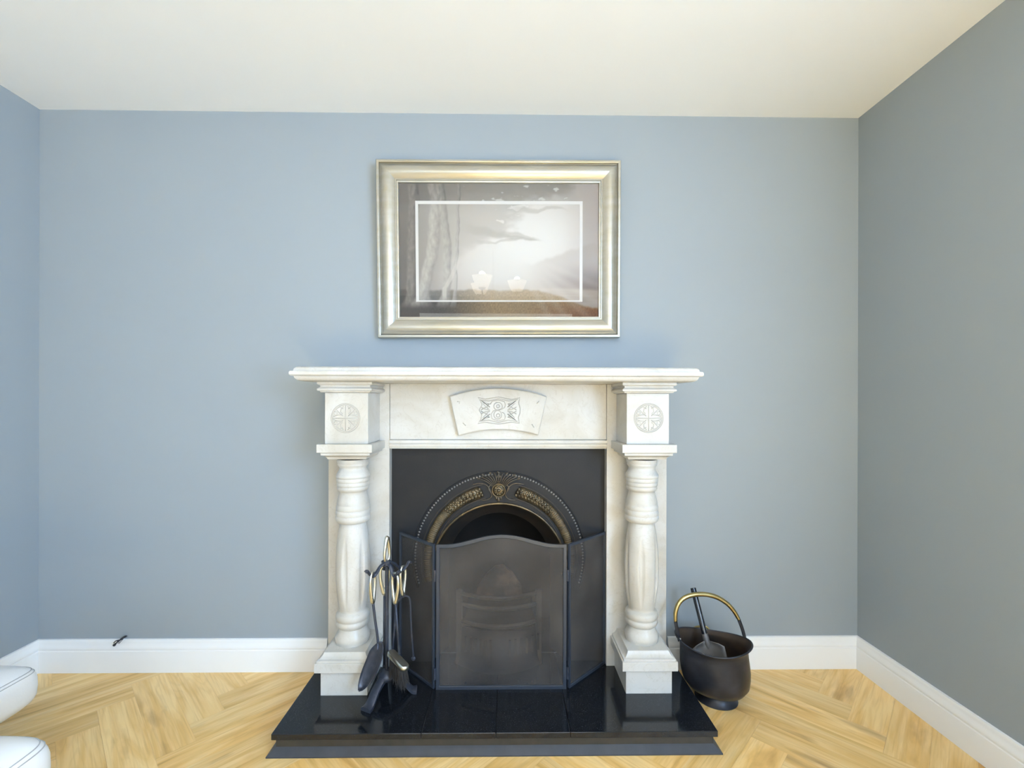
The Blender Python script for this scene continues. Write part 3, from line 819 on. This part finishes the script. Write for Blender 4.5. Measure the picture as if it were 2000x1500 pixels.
for s_, (px, py) in ((-1, (783, 1291)), (1, (1179, 1289))):
    e = G(px, py, HZ); e.y = min(e.y, YPL - .016)
    hx = sx0 - .006 if s_ < 0 else sx1 + .006
    hp = Vector((hx, ysc)); d = (Vector((e.x, e.y)) - hp); L_ = d.length; d.normalize()
    nn = (-d.y, d.x)
    f2 = .010
    oo2 = [(0.002, HZ), (L_, HZ), (L_, zs), (0.002, zs)]
    ii2 = [(.002 + f2, HZ + f2), (L_ - f2, HZ + f2), (L_ - f2, zs - f2), (.002 + f2, zs - f2)]
    bev(panel_frame(oo2, ii2, (hx, ysc), d, nn, 'wing_frame', fs), .0012, 1)
    mesh_panel(ii2, (hx, ysc), d, nn, fs)
    for zz in (.13, .50):
        MB().lathe([(.0045, -.022), (.0045, .022)], 10, (hx - s_ * .001, ysc - .0045, zz)).out('hinge', M['wrought'], fs, smooth=True, angle=40)

# ------------------------------------------------------------------ companion set
CXs, CYs = -.440, 1.717 - DIST
cs = root('companion_stand', (CXs, CYs, HZ), 'black wrought iron companion stand with tripod foot and hooks on the hearth', 'tool stand')
WR = M['wrought']; NI = M['nickel']
feet = [G(717, 1388, HZ), G(810, 1350, HZ), Vector((-.478, 1.800 - DIST, HZ))]
for f_ in feet:
    c = Vector((CXs, CYs, 0)); d = Vector((f_.x, f_.y, 0)) - c
    d.z = 0
    P = lambda t, z: c + d * t + Vector((0, 0, z))
    pts = smoothpts([P(.06, HZ + .070), P(.30, HZ + .064), P(.58, HZ + .046), P(.80, HZ + .020), P(.92, HZ + .009), P(1.08, HZ + .007)], 5)
    wv = []; m_ = len(pts)
    side = Vector((-d.y, d.x, 0)).normalized()
    loops = []
    for i, p in enumerate(pts):
        t = i / (m_ - 1); hw = .015 + .006 * t ** 2; hh = .011 - .003 * t
        loops.append([p + side * hw * a + Vector((0, 0, hh * b)) for a, b in ((-1, -1), (1, -1), (1, .3), (.45, 1), (-.45, 1), (-1, .3))])
    q = MB(); q.band(loops, closed=True); q.f.append(tuple(range(6))); q.f.append(tuple((m_ - 1) * 6 + k for k in range(6)))
    ft = q.out('foot', WR, cs, smooth=True, angle=40)
    lowz = min(v.co.z for v in ft.data.vertices)
    ft.data.transform(Matrix.Translation((0, 0, -lowz)))
MB().lathe([(.030, HZ + .058), (.034, HZ + .068), (.030, HZ + .080), (.018, HZ + .090), (.012, HZ + .094)], 20, (CXs, CYs, 0)).out('hub', WR, cs, smooth=True)
MB().tube([(CXs, CYs, HZ + .085), (CXs, CYs, .560)], .0072, 10).out('post', WR, cs, smooth=True, angle=40)
MB().lathe([(.010, .545), (.016, .550), (.016, .562), (.010, .566)], 14, (CXs, CYs, 0)).out('crown_collar', WR, cs, smooth=True, angle=40)
hooks = {'shovel': (-.058, -.046), 'brush': (.054, -.050), 'poker': (-.026, .054), 'tongs': (.070, .046)}
hang = {}
for nm, (dx, dy) in hooks.items():
    c = Vector((CXs, CYs, 0)); d = Vector((dx, dy, 0))
    pts = smoothpts([c + d * .10 + Vector((0, 0, .558)), c + d * .35 + Vector((0, 0, .548)), c + d * .58 + Vector((0, 0, .526)), c + d * .74 + Vector((0, 0, .519)),
                     c + d * .90 + Vector((0, 0, .530)), c + d * 1.02 + Vector((0, 0, .543)), c + d * 1.12 + Vector((0, 0, .540))], 5)
    MB().tube(pts, .0088, 8, flat=.6, up=Vector((-dy, dx, 0)).normalized()).out('hook', WR, cs, smooth=True, angle=50)
    hang[nm] = c + d * .74 + Vector((0, 0, .524))
def loop_handle(top, hgt, wid, yaw, parent, name='handle', r=.0046, mat_=None, flip=False):
    """pointed oval grip hanging below (or standing above) a point"""
    ca, sa = math.cos(yaw), math.sin(yaw); pts = []
    n = 28
    for i in range(n):
        a = 2 * PI * i / n
        v = -.5 * hgt * (1 - math.cos(a))
        dn = (1 - math.cos(a)) / 2
        wv = wid * .62 * math.copysign(abs(math.sin(a)) ** .85, math.sin(a)) * (1 - .72 * dn ** 1.2)
        if flip: v = -v
        pts.append(Vector(top) + Vector((wv * ca, wv * sa, v)))
    rad = [r * (1 + .7 * (1 - math.cos(2 * PI * i / n)) / 2) for i in range(n)]
    return MB().tube(pts, rad, 8, closed=True).out(name, mat_ or NI, parent, smooth=True)
loop_handle((CXs, CYs, .562), .088, .030, 1.15, cs, 'top_grip', flip=True)

def tool(name, key, label, yaw, wid, rod_len):
    h_ = hang[key]
    t_ = root(name, (h_.x, h_.y, h_.z - .4), label, 'fireplace tool', 'companion set tools on the stand')
    loop_handle(h_ + Vector((0, 0, .008)), .108, wid, yaw, t_)
    return t_, h_ + Vector((0, 0, -.100))
# shovel
t_, e = tool('fireplace_shovel', 'shovel', 'black fireplace shovel with curved scoop and pale brass grip, on the stand', 1.35, .034, .2)
s1 = W(738, 1250, 1.672 - DIST)
MB().tube(smoothpts([e + Vector((0, 0, .012)), (e + s1) / 2 + Vector((0, 0, 0)), s1, s1 + Vector((.002, -.012, -.03))], 5), .0048, 8).out('rod', WR, t_, smooth=True)
# scoop: troughed blade
sa, sb = W(748, 1254, 1.660 - DIST), W(706, 1349, 1.640 - DIST)
ax_ = (sb - sa); L_ = ax_.length; ax_.normalize()
lat = Vector((.80, -.60, 0)); lat = (lat - ax_ * lat.dot(ax_)).normalized(); nr = ax_.cross(lat)
if nr.y > 0: nr = -nr
loops = []
for i in range(17):
    t = i / 16
    hw = .037 * min(1, t / .28 + .02) ** .5 * max(.02, 1 - max(0, (t - .40) / .60) ** 2.4) ** .62
    row = []
    for k in range(9):
        u = -1 + k / 4
        dep = .014 * (u * u) * min(1, .35 + t * 2) - .010 * math.sin(PI * min(1, t * 1.0))
        row.append(sa + ax_ * (L_ * t) + lat * hw * u + nr * dep)
    loops.append(row)
q = MB(); q.band(loops)
sc_ = q.out('scoop', WR, t_, smooth=True)
m_ = sc_.modifiers.new('thickness', 'SOLIDIFY'); m_.thickness = .0025
# poker
t_, e = tool('fireplace_poker', 'poker', 'straight black poker with pale brass loop grip, on the stand', .3, .034, .3)
p1 = Vector((e.x - .001, e.y, .155))
MB().tube([e + Vector((0, 0, .012)), p1], .0048, 8).out('rod', WR, t_, smooth=True)
MB().tube(smoothpts([p1, p1 + Vector((.002, -.002, -.02)), p1 + Vector((.012, -.008, -.034)), p1 + Vector((.022, -.012, -.030))], 4), [.0062] * 6 + [.0058] * 4 + [.005, .004, .002], 8).out('tip', WR, t_, smooth=True)
# brush
t_, e = tool('hearth_brush', 'brush', 'hearth brush with pale brass head and dark bristles, on the stand', -.75, .040, .2)
b1 = W(780, 1278, 1.668 - DIST)
MB().tube([e + Vector((0, 0, .012)), b1], .0048, 8).out('rod', WR, t_, smooth=True)
ha, hb = W(766, 1274, 1.690 - DIST), W(790, 1299, 1.640 - DIST)
ha.z = hb.z + .018
dv = (hb - ha); L_ = dv.length; dv.normalize(); sd = dv.cross(Vector((0, 0, 1))).normalized(); upv = sd.cross(dv)
def stad(ins, z, n=10):
    R_ = .0165 - ins; out = []
    for i in range(n + 1):
        a = -PI / 2 + PI * i / n; out.append(hb + dv * (R_ * math.cos(a)) + sd * (R_ * math.sin(a)) + upv * z)
    for i in range(n + 1):
        a = PI / 2 + PI * i / n; out.append(ha + dv * (R_ * math.cos(a)) + sd * (R_ * math.sin(a)) + upv * z)
    return out
q = MB(); lp = [stad(.002, -.014), stad(0, -.011), stad(0, -.002), stad(.002, .001), stad(.004, .003)]
nn_ = len(lp[0]); q.band(lp, closed=True); q.f.append(tuple(range(nn_))); q.f.append(tuple(4 * nn_ + k for k in range(nn_)))
q.out('brush_head', NI, t_, smooth=True, angle=35)
q = MB(); rb = random.Random(3)
for i in range(420):
    t = rb.random(); w_ = rb.uniform(-1, 1)
    p = ha + (hb - ha) * t + sd * .0125 * w_ - upv * .012
    tip = p - Vector((0, 0, .072 + rb.uniform(-.008, .012))) + Vector((rb.gauss(0, .006), rb.gauss(0, .006), 0)) + sd * .004 * w_ + Vector((.004, 0, 0))
    mid = (p + tip) / 2 + Vector((rb.gauss(0, .002), rb.gauss(0, .002), 0))
    q.tube([p, mid, tip], [.0009, .0008, .0003], 3)
tag(q.out('bristles', M['bristle'], t_), kind='stuff')
# tongs
t_, e = tool('fire_tongs', 'tongs', 'black coal tongs with two thin arms and pale brass grip, on the stand', 1.2, .036, .2)
j = e + Vector((0, 0, -.004))
MB().ball(j, .008, .006, .008).out('pivot', WR, t_, smooth=True)
a1 = smoothpts([j, j + Vector((-.022, -.004, -.030)), j + Vector((-.030, -.006, -.12)), Vector((e.x - .042, e.y - .004, .165))], 6)
MB().tube(a1, .0042, 8).out('arm', WR, t_, smooth=True)
a2 = smoothpts([j, j + Vector((.022, -.002, -.004)), j + Vector((.028, .0, -.030)), j + Vector((.031, 0, -.11)), Vector((e.x + .040, e.y + .002, .185))], 6)
MB().tube(a2, .0032, 8).out('arm', WR, t_, smooth=True)
MB().ball(a1[-1], .009, .004, .009).out('claw', WR, t_, smooth=True)
MB().ball(a2[-1] + Vector((0, 0, -.004)), .009, .004, .009).out('claw', WR, t_, smooth=True)

# ------------------------------------------------------------------ coal scuttle and its shovel
bx, by = .822, 1.785 - DIST
bk = root('coal_scuttle', (bx, by, 0), 'dark iron coal scuttle with arched brass handle standing beside the hearth', 'coal scuttle')
ANG = math.radians(-20)
def oval(a, b, z, cx, cy, n=56, lift=0.0):
    out = []
    for k in range(n):
        t = 2 * PI * k / n
        u, v = a * math.cos(t), b * math.sin(t)
        out.append(Vector((cx + u * math.cos(ANG) - v * math.sin(ANG), cy + u * math.sin(ANG) + v * math.cos(ANG), z + lift * math.cos(2 * t))))
    return out
def skin(loops, capb=False, capt=False):
    q = MB(); n = len(loops[0]); q.band(loops, closed=True)
    if capb: q.f.append(tuple(range(n)))
    if capt: q.f.append(tuple((len(loops) - 1) * n + k for k in range(n)))
    return q
fx, fy = .824, 1.790 - DIST
foot = [(.078, .074, 0), (.0785, .0745, .003), (.075, .071, .006), (.067, .063, .014), (.062, .058, .024), (.061, .057, .034)]
skin([oval(a, b, z, fx, fy) for a, b, z in foot], True, True).out('foot_ring', M['scuttle'], bk, smooth=True, angle=40)
body = [(.058, .055, .034, 0), (.076, .071, .037, 0), (.104, .096, .050, 0), (.1195, .108, .072, 0), (.1245, .112, .100, 0), (.1265, .112, .130, 0), (.1250, .109, .160, .002),
        (.1230, .104, .188, .004), (.1225, .100, .207, .006), (.128, .1015, .220, .008), (.1355, .105, .229, .010), (.1370, .106, .231, .010)]
rx, ry = .804, 1.776 - DIST
lo_ = []
for i, (a, b, z, l) in enumerate(body):
    t = (z - .034) / .197
    lo_.append(oval(a, b, z, fx + (rx - fx) * t, fy + (ry - fy) * t, lift=l))
bd = skin(lo_, True).out('body', M['scuttle'], bk, smooth=True)
li = []
for i, (a, b, z, l) in enumerate(body[1:]):
    t = (z - .034) / .197
    li.append(oval(a - .0025, b - .0025, z + .002 if i < 8 else z, fx + (rx - fx) * t, fy + (ry - fy) * t, lift=l))
skin(li, True).out('lining', M['scuttle_in'], bk, smooth=True)
q = MB(); q.tube(oval(.1375, .1065, .2315, rx, ry, lift=.010), .0032, 8, closed=True)
q.out('rolled_rim', M['scuttle'], bk, smooth=True)
hp = [(1327.5, 1252, 1.800), (1324, 1238, 1.800), (1319.5, 1214, 1.803), (1319.5, 1196, 1.806), (1326, 1178, 1.812), (1338, 1167, 1.818), (1356, 1161.5, 1.822), (1378, 1161, 1.824), (1400, 1166.5, 1.822), (1419, 1178, 1.818),
      (1433, 1193, 1.812), (1443, 1210, 1.806), (1450, 1229, 1.803), (1455.5, 1250, 1.800)]
hp3 = [W(px, py, z - DIST) for px, py, z in hp]
br3 = smoothpts(hp3[2:12], 6)
MB().tube(br3, [.0066 + .0026 * math.sin(PI * i / (len(br3) - 1)) ** .6 for i in range(len(br3))], 12).out('brass_handle', M['brass'], bk, smooth=True)
for seg in (hp3[0:3], hp3[11:14]):
    MB().tube(smoothpts(seg, 5), .0068, 8, flat=.35, up=(1, 0, 0)).out('handle_strap', M['scuttle'], bk, smooth=True, angle=50)
MB().ball(hp3[0] + Vector((0, -.004, .010)), .0042).out('rivet', M['chrome'], bk, smooth=True)
rr3 = smoothpts([W(1354, 1229, 1.895 - DIST), W(1359, 1225, 1.905 - DIST), W(1370, 1223, 1.910 - DIST), W(1380, 1225, 1.905 - DIST), W(1385, 1230, 1.895 - DIST)], 5)
MB().tube(rr3, .0045, 8).out('rear_handle', M['brass'], bk, smooth=True)

cs2 = root('coal_shovel', W(1385, 1300, 1.80 - DIST), 'small coal shovel with black tube handle standing in the scuttle', 'coal shovel')
a0, a1_ = W(1353.5, 1148, 1.878 - DIST), W(1381, 1256, 1.812 - DIST)
dirv = (a1_ - a0).normalized()
MB().tube([a0, a0 + dirv * .004, a1_ - dirv * .03], [.0105, .0112, .0112], 16).out('handle', M['blacklacq'], cs2, smooth=True, angle=40)
MB().tube([a1_ - dirv * .034, a1_, a1_ + dirv * .03], [.0118, .0118, .004], 14).out('socket', M['blade'], cs2, smooth=True, angle=50)
lat = Vector((.93, -.37, 0)); lat = (lat - dirv * lat.dot(dirv)).normalized(); nr = dirv.cross(lat)
if nr.y > 0: nr = -nr
b0 = a1_ - dirv * .010
loops = []
for i in range(13):
    t = i / 12; hw = .060 * min(1, (t / .18 + .25)) * (1 if t < .7 else 1 - .25 * (t - .7) / .3)
    loops.append([b0 + dirv * (.135 * t) + lat * hw * (-1 + k / 4) + nr * (.016 * ((-1 + k / 4) ** 2) + .004) for k in range(9)])
q = MB(); q.band(loops)
b_ = q.out('blade', M['blade'], cs2, smooth=True); m_ = b_.modifiers.new('thickness', 'SOLIDIFY'); m_.thickness = .002

# ------------------------------------------------------------------ framed print, leaning a little forward at the top
PWd, PHt = 1.031, .745
pf = root('framed_print', (XC + .002, -.004, 1.4295), 'misty woodland print in a champagne silver frame above the mantel', 'picture')
pcx, pcz = pf.location.x, pf.location.z
def PX(x, y, z): return Vector((pcx + x, pf.location.y + y, pcz + z))
# profile: (inset from outer edge, depth towards the room)
FP = [(0, 0), (0, .030), (.003, .034), (.010, .034), (.0135, .032), (.0150, .027), (.0185, .0275), (.024, .0315), (.034, .0360), (.045, .0370), (.056, .0335), (.066, .0275), (.073, .0225),
      (.0755, .0205), (.0780, .0225), (.0815, .0225), (.0835, .0190), (.0895, .0180), (.0905, .0090), (.0905, 0)]
hx_, hz_ = PWd / 2, PHt
for side in range(4):
    v = []; n = len(FP)
    for (i, d) in FP:
        c = [(-hx_ + i, i), (hx_ - i, i), (hx_ - i, hz_ - i), (-hx_ + i, hz_ - i)]
        a, b = c[side], c[(side + 1) % 4]
        v.append((PX(a[0], -d, a[1]), PX(b[0], -d, b[1])))
    vv = [p[0] for p in v] + [p[1] for p in v]
    o = mo('frame_rail', vv, [tuple(range(n)), tuple(range(n, 2 * n))] + [(k, (k + 1) % n, n + (k + 1) % n, n + k) for k in range(n)], M['frame'], pf, True, 28)
ln = MB()
i = .0142
ln.tube([PX(-hx_ + i, -.0325, i), PX(hx_ - i, -.0325, i), PX(hx_ - i, -.0325, hz_ - i), PX(-hx_ + i, -.0325, hz_ - i)], .0017, 4, closed=True)
ln.out('frame_groove', M['frame_line'], pf)
# the print itself: flat colour painted per vertex
NX, NY = 330, 220
pi_ = .0885
pw, ph = PWd - 2 * pi_, PHt - 2 * pi_
def srgb_mix(a, b, t):
    t = min(max(t, 0), 1); return tuple(x + (y - x) * t for x, y in zip(a, b))
def fbm(x, y, s=0.0, oc=5):
    return noise.fractal(Vector((x, y, s)), 1.0, 2.0, oc)
def sm(a, b, x):
    t = min(max((x - a) / (b - a), 0), 1); return t * t * (3 - 2 * t)
def paint(u, v):
    # misty sky, brightest right of the centre
    d = math.hypot((u - .62) * 1.15, (v - .60) * 1.0)
    c = srgb_mix((236, 232, 226), (186, 176, 168), sm(.08, .62, d))
    c = srgb_mix(c, (192, 180, 174), .75 * sm(.80, 1, u))
    # canopy: a wide mass of foliage coming in from the upper left with a ragged lower edge
    f1 = fbm(u * 4.5, v * 5.5, 1.7, 6); f2 = fbm(u * 16, v * 20, 4.1, 4)
    low = .30 + 1.05 * max(0, u - .18) ** 1.0
    low = low if u < .66 else .80 + .35 * (u - .66)
    cov = sm(-.07, .10, v - low + .10 * f1 + .045 * f2) * sm(.93, .80, u + .05 * f2 + .03 * f1)
    c = srgb_mix(c, srgb_mix((168, 161, 151), (132, 126, 118), sm(.75, 1.0, v + .05 * f2)), .62 * cov)
    if cov > .3 and v > .7: c = srgb_mix(c, (236, 232, 226), .8 * sm(.42, .62, f2 - .25 * f1) * sm(.28, .36, u))
    # two drifting branches reaching into the sky
    for (vc, u0, u1, sl_, w0) in ((.66, .34, .70, -.20, .050), (.61, .50, .71, -.10, .022), (.55, .40, .62, .22, .018), (.80, .58, .84, .05, .030)):
        m_ = vc + sl_ * (u - u0) + .02 * fbm(u * 11, vc * 9, 3)
        t = sm(1, .3, abs(v - m_) / (w0 * (1.1 - .8 * (u - u0) / (u1 - u0) if u < u1 else .3) + .012 * f2 + 1e-3)) * sm(u0 - .05, u0 + .06, u) * sm(u1 + .02, u1 - .05, u)
        c = srgb_mix(c, (166, 158, 146), .5 * t)
    # distant trees on the right
    tl = .40 + .14 * sm(.62, .98, u) + .030 * fbm(u * 14, 2.2, 3)
    tr_ = sm(.015, -.02, v - tl) * sm(.55, .74, u)
    c = srgb_mix(c, srgb_mix((188, 176, 166), (132, 116, 110), sm(.44, .24, v) * sm(.62, .92, u)), (.55 + .35 * sm(.7, 1, u)) * tr_)
    # pale field and path
    fld = sm(.26, .23, v + .07 * (u - .45)) * sm(.28, .42, u)
    c = srgb_mix(c, srgb_mix((214, 203, 190), (190, 176, 163), .5 + .5 * noise.noise(Vector((u * 6, v * 60, 3)))), .6 * fld)
    # grass in front
    gl = .205 - .14 * sm(.66, 1.02, u) + .010 * fbm(u * 24, 4.4, 4)
    g = sm(.012, -.012, v - gl)
    gc = srgb_mix(srgb_mix((104, 98, 92), (186, 156, 116), sm(.14, .50, u)), (158, 108, 72), sm(.55, 1, u) * sm(.17, .02, v))
    gr_ = .5 + .5 * noise.noise(Vector((u * 190, v * 70, 8)))
    gc = srgb_mix(gc, tuple(x * .66 for x in gc), gr_)
    c = srgb_mix(c, gc, g)
    # shaded wood on the left with pale trunks
    dark = sm(.34, .02, u) * (1 - .35 * sm(.25, .95, v))
    c = srgb_mix(c, (104, 99, 95), .68 * dark)
    trunks = ((.070, .032, -.014, 1.5, (176, 168, 160)), (.150, .036, .036, 4.2, (206, 198, 188)), (.215, .026, .026, 3.4, (190, 183, 173)), (.285, .010, -.016, 2.0, (188, 181, 173)))
    for (x0_, wv_, lean, fq, br_) in trunks:
        xc_ = x0_ + lean * math.sin(v * fq + x0_ * 30) + .010 * fbm(v * 6, x0_ * 50, 6, 3)
        ww = wv_ * (1 + 1.3 * sm(.20, .03, v))
        t = sm(ww, ww * .6, abs(u - xc_)) * sm(.06, .12, v)
        bark = .5 + .5 * fbm(u * 70, v * 22, 11, 4)
        c = srgb_mix(c, srgb_mix(br_, tuple(x * .55 for x in br_), .55 * bark + .55 * sm(-.2, 1, (u - xc_) / ww)), .80 * t)
    # bent bough at the foot of the third trunk
    bx_ = .225 + .25 * max(0, v - .22) ** .8
    t = sm(.014, .007, abs(u - bx_)) * sm(.12, .16, v) * sm(.46, .38, v)
    c = srgb_mix(c, (206, 198, 186), .6 * t)
    # haze low in the middle and soft beams
    hz = math.exp(-(((u - .46) / .20) ** 2 + ((v - .36) / .16) ** 2))
    c = srgb_mix(c, (230, 225, 217), .55 * hz)
    for k in range(5):
        a = .50 + .17 * k
        dd = abs((u - .56) * math.cos(a) + (v - .50) * math.sin(a) * .7)
        c = srgb_mix(c, (238, 232, 224), .15 * sm(.030, 0, dd) * sm(.57, .63, u) * sm(.50, .38, v))
    iu0, iu1, iv0, iv1 = .083, .918, .118, .868
    inside = iu0 < u < iu1 and iv0 < v < iv1
    if inside: c = srgb_mix(c, (230, 226, 219), .22)
    else: c = tuple(x * .90 for x in c)
    return c
vs, fsx, cols = [], [], []
for jy in range(NY + 1):
    for ix in range(NX + 1):
        u, v = ix / NX, jy / NY
        vs.append(PX(-pw / 2 + pw * u, -.0085, pi_ + ph * v)); cols.append(paint(u, v))
for jy in range(NY):
    for ix in range(NX):
        a = jy * (NX + 1) + ix; fsx.append((a, a + 1, a + NX + 2, a + NX + 1))
pr = mo('landscape_print', vs, fsx, M['print'], pf)
at = pr.data.color_attributes.new('print', 'FLOAT_COLOR', 'POINT')
fl = []
for c in cols: fl += [x * .74 for x in lin(*[min(max(y, 0), 255) for y in c])[:3]] + [1]
at.data.foreach_set('color', fl)
# white keyline, very slightly proud
q = MB(); a0_, a1k, b0_, b1_ = -pw / 2 + .083 * pw, -pw / 2 + .918 * pw, pi_ + .118 * ph, pi_ + .868 * ph
tt = .0135; tb = .006
q.box(a0_, a1k, -.0096, -.0086, b1_ - tt, b1_); q.box(a0_, a1k, -.0096, -.0086, b0_, b0_ + tb)
q.box(a0_, a0_ + tt * .9, -.0096, -.0086, b0_ + tb, b1_ - tt); q.box(a1k - tt * .9, a1k, -.0096, -.0086, b0_ + tb, b1_ - tt)
q.v = [PX(*p) for p in q.v]
q.out('keyline', mat('white_keyline', lin(205, 202, 198), .6), pr)
q = MB(); q.box(-pw / 2, pw / 2, -.0125, -.0112, pi_, pi_ + ph); q.v = [PX(*p) for p in q.v]
q.out('glass_pane', M['picture_glass'], pf)
q = MB(); q.box(-hx_ + .01, hx_ - .01, -.007, -.0005, .01, hz_ - .01); q.v = [PX(*p) for p in q.v]
q.out('backing', M['darkwood'], pf)
pf.rotation_euler = (math.radians(1.9), math.radians(-.30), 0)

# ------------------------------------------------------------------ white leather footstools at the left
def stool(name, xr, zfar, ztop, wx, dy, thick, label):
    """padded top whose right edge is at xr and far edge at depth zfar (from the camera)"""
    y1 = zfar - DIST; y0 = y1 - dy; x1_ = xr; x0_ = xr - wx
    cx, cy = (x0_ + x1_) / 2, (y0 + y1) / 2
    r_ = root(name, (cx, cy, 0), label, 'footstool', 'white leather footstools')
    hx, hy, hz = wx / 2, dy / 2, thick / 2
    n = 72; m = 22; loops = []
    for i in range(m + 1):
        t = -PI / 2 + PI * i / m
        ct, stt = math.cos(t), math.sin(t)
        zz = math.copysign(abs(stt) ** .55, stt) * hz
        k = abs(ct) ** .30 if i not in (0, m) else 0.0
        lp = []
        for j in range(n):
            a = 2 * PI * j / n; ca, sa = math.cos(a), math.sin(a)
            e = .17
            ux = math.copysign(abs(ca) ** e, ca); uy = math.copysign(abs(sa) ** e, sa)
            crown = .012 * (1 - .5 * (ux * k) ** 2 - .5 * (uy * k) ** 2) if stt > 0 else 0
            pull = 1 - .10 * max(0, -stt) ** 1.5
            lp.append((cx + hx * ux * k * pull, cy + hy * uy * k * pull, ztop - hz + zz + crown - .006))
        loops.append(lp)
    q = MB(); q.band(loops, closed=True)
    cu = q.out('cushion', M['leather'], r_, smooth=True)
    for i in (14, 15):
        MB().tube([Vector(p) + Vector((0, 0, .0006)) for p in loops[i]], .0013, 5, closed=True).out('seam', M['thread'], cu, smooth=True)
    bz = ztop - thick
    MB().box(x0_ + .09, x1_ - .13, y0 + .09, y1 - .13, bz - .03, bz + .02).out('base_board', M['darkwood'], r_)
    for ax, ay in ((x0_ + .12, y0 + .12), (x1_ - .16, y0 + .12), (x0_ + .12, y1 - .16), (x1_ - .16, y1 - .16)):
        MB().lathe([(.014, 0), (.020, bz - .03)], 12, (ax, ay, 0)).out('leg', M['darkwood'], r_, smooth=True, angle=40)
stool('footstool', -1.510, 1.535, .312, .455, .43, .150, 'low white leather footstool beside the left skirting')
stool('footstool', -.997, 1.055, .432, .52, .50, .165, 'taller white leather footstool out in the room')

# ------------------------------------------------------------------ loose cable end on the skirting
c0 = W(243, 1244, -.012)
cb = root('cable_end', c0, 'short frayed black cable end poking over the left skirting board', 'cable')
P = lambda px, py, y: W(px, py, y)
MB().tube(smoothpts([P(246, 1243, -.004), P(243, 1244, -.022), P(236, 1249, -.030), P(230, 1253, -.032)], 5), [.0045] * 10 + [.004] * 6, 8).out('sheath', M['plastic'], cb, smooth=True)
MB().tube(smoothpts([P(231, 1252, -.031), P(226, 1257, -.034), P(222, 1261, -.034)], 5), [.0026] * 5 + [.0034, .0046, .005, .0055, .0055, .004], 8).out('core', M['plastic'], cb, smooth=True)
MB().tube(smoothpts([P(232, 1250, -.030), P(226, 1252, -.032), P(222, 1256, -.033)], 5), .0020, 6).out('core', M['plastic'], cb, smooth=True)
MB().tube(smoothpts([P(236, 1249, -.030), P(233, 1254, -.034), P(229, 1256, -.034)], 5), .0022, 6).out('core', M['greywire'], cb, smooth=True)
MB().tube(smoothpts([P(242, 1246, -.026), P(237, 1252, -.034), P(232, 1257, -.036)], 5), .0012, 6).out('core', M['plastic'], cb, smooth=True)

# ------------------------------------------------------------------ ceiling light above the camera (seen mirrored in the picture glass)
lx, ly = -.115, -2.20
ch = root('ceiling_light', (lx, ly, CEIL), 'three-arm ceiling light with white glass bowls', 'ceiling light')
MB().lathe([(.030, CEIL - .028), (.055, CEIL - .018), (.062, CEIL - .004), (.062, CEIL - .0005)], 28, (lx, ly, 0)).out('ceiling_rose', M['chrome'], ch, smooth=True, angle=40)
MB().tube([(lx, ly, CEIL - .02), (lx, ly, 1.995)], .009, 10).out('stem', M['chrome'], ch, smooth=True)
MB().lathe([(.006, 1.920), (.016, 1.930), (.024, 1.950), (.028, 1.975), (.022, 2.000), (.010, 2.015)], 20, (lx, ly, 0)).out('hub', M['chrome'], ch, smooth=True)
EB, EU = emit('lit_bowl', LAMP_COL, LAMP_BOWL), emit('lit_bulb', LAMP_COL, LAMP_BULB)
for k in range(3):
    a = 2 * PI * k / 3 - .10
    dx, dy = math.cos(a), math.sin(a)
    Pq = lambda r, z: (lx + dx * r, ly + dy * r, z)
    MB().tube(smoothpts([Pq(.015, 1.975), Pq(.08, 1.930), Pq(.16, 1.920), Pq(.21, 1.950), Pq(.215, 1.985)], 6), .006, 8).out('arm', M['chrome'], ch, smooth=True)
    MB().lathe([(.008, 1.977), (.026, 1.983), (.034, 1.995)], 16, Pq(.215, 0)).out('cup', M['chrome'], ch, smooth=True)
    bw = [(.030, 1.993), (.050, 2.010), (.066, 2.035), (.076, 2.060), (.080, 2.077), (.086, 2.090), (.088, 2.093), (.084, 2.092), (.077, 2.077), (.072, 2.058), (.060, 2.033), (.040, 2.011), (.012, 2.001)]
    MB().lathe(bw, 28, Pq(.215, 0)).out('glass_bowl', EB, ch, smooth=True)
    MB().ball(Pq(.215, 2.100), .030, .030, .034, n=14, m=8).out('bulb', EU, ch, smooth=True)
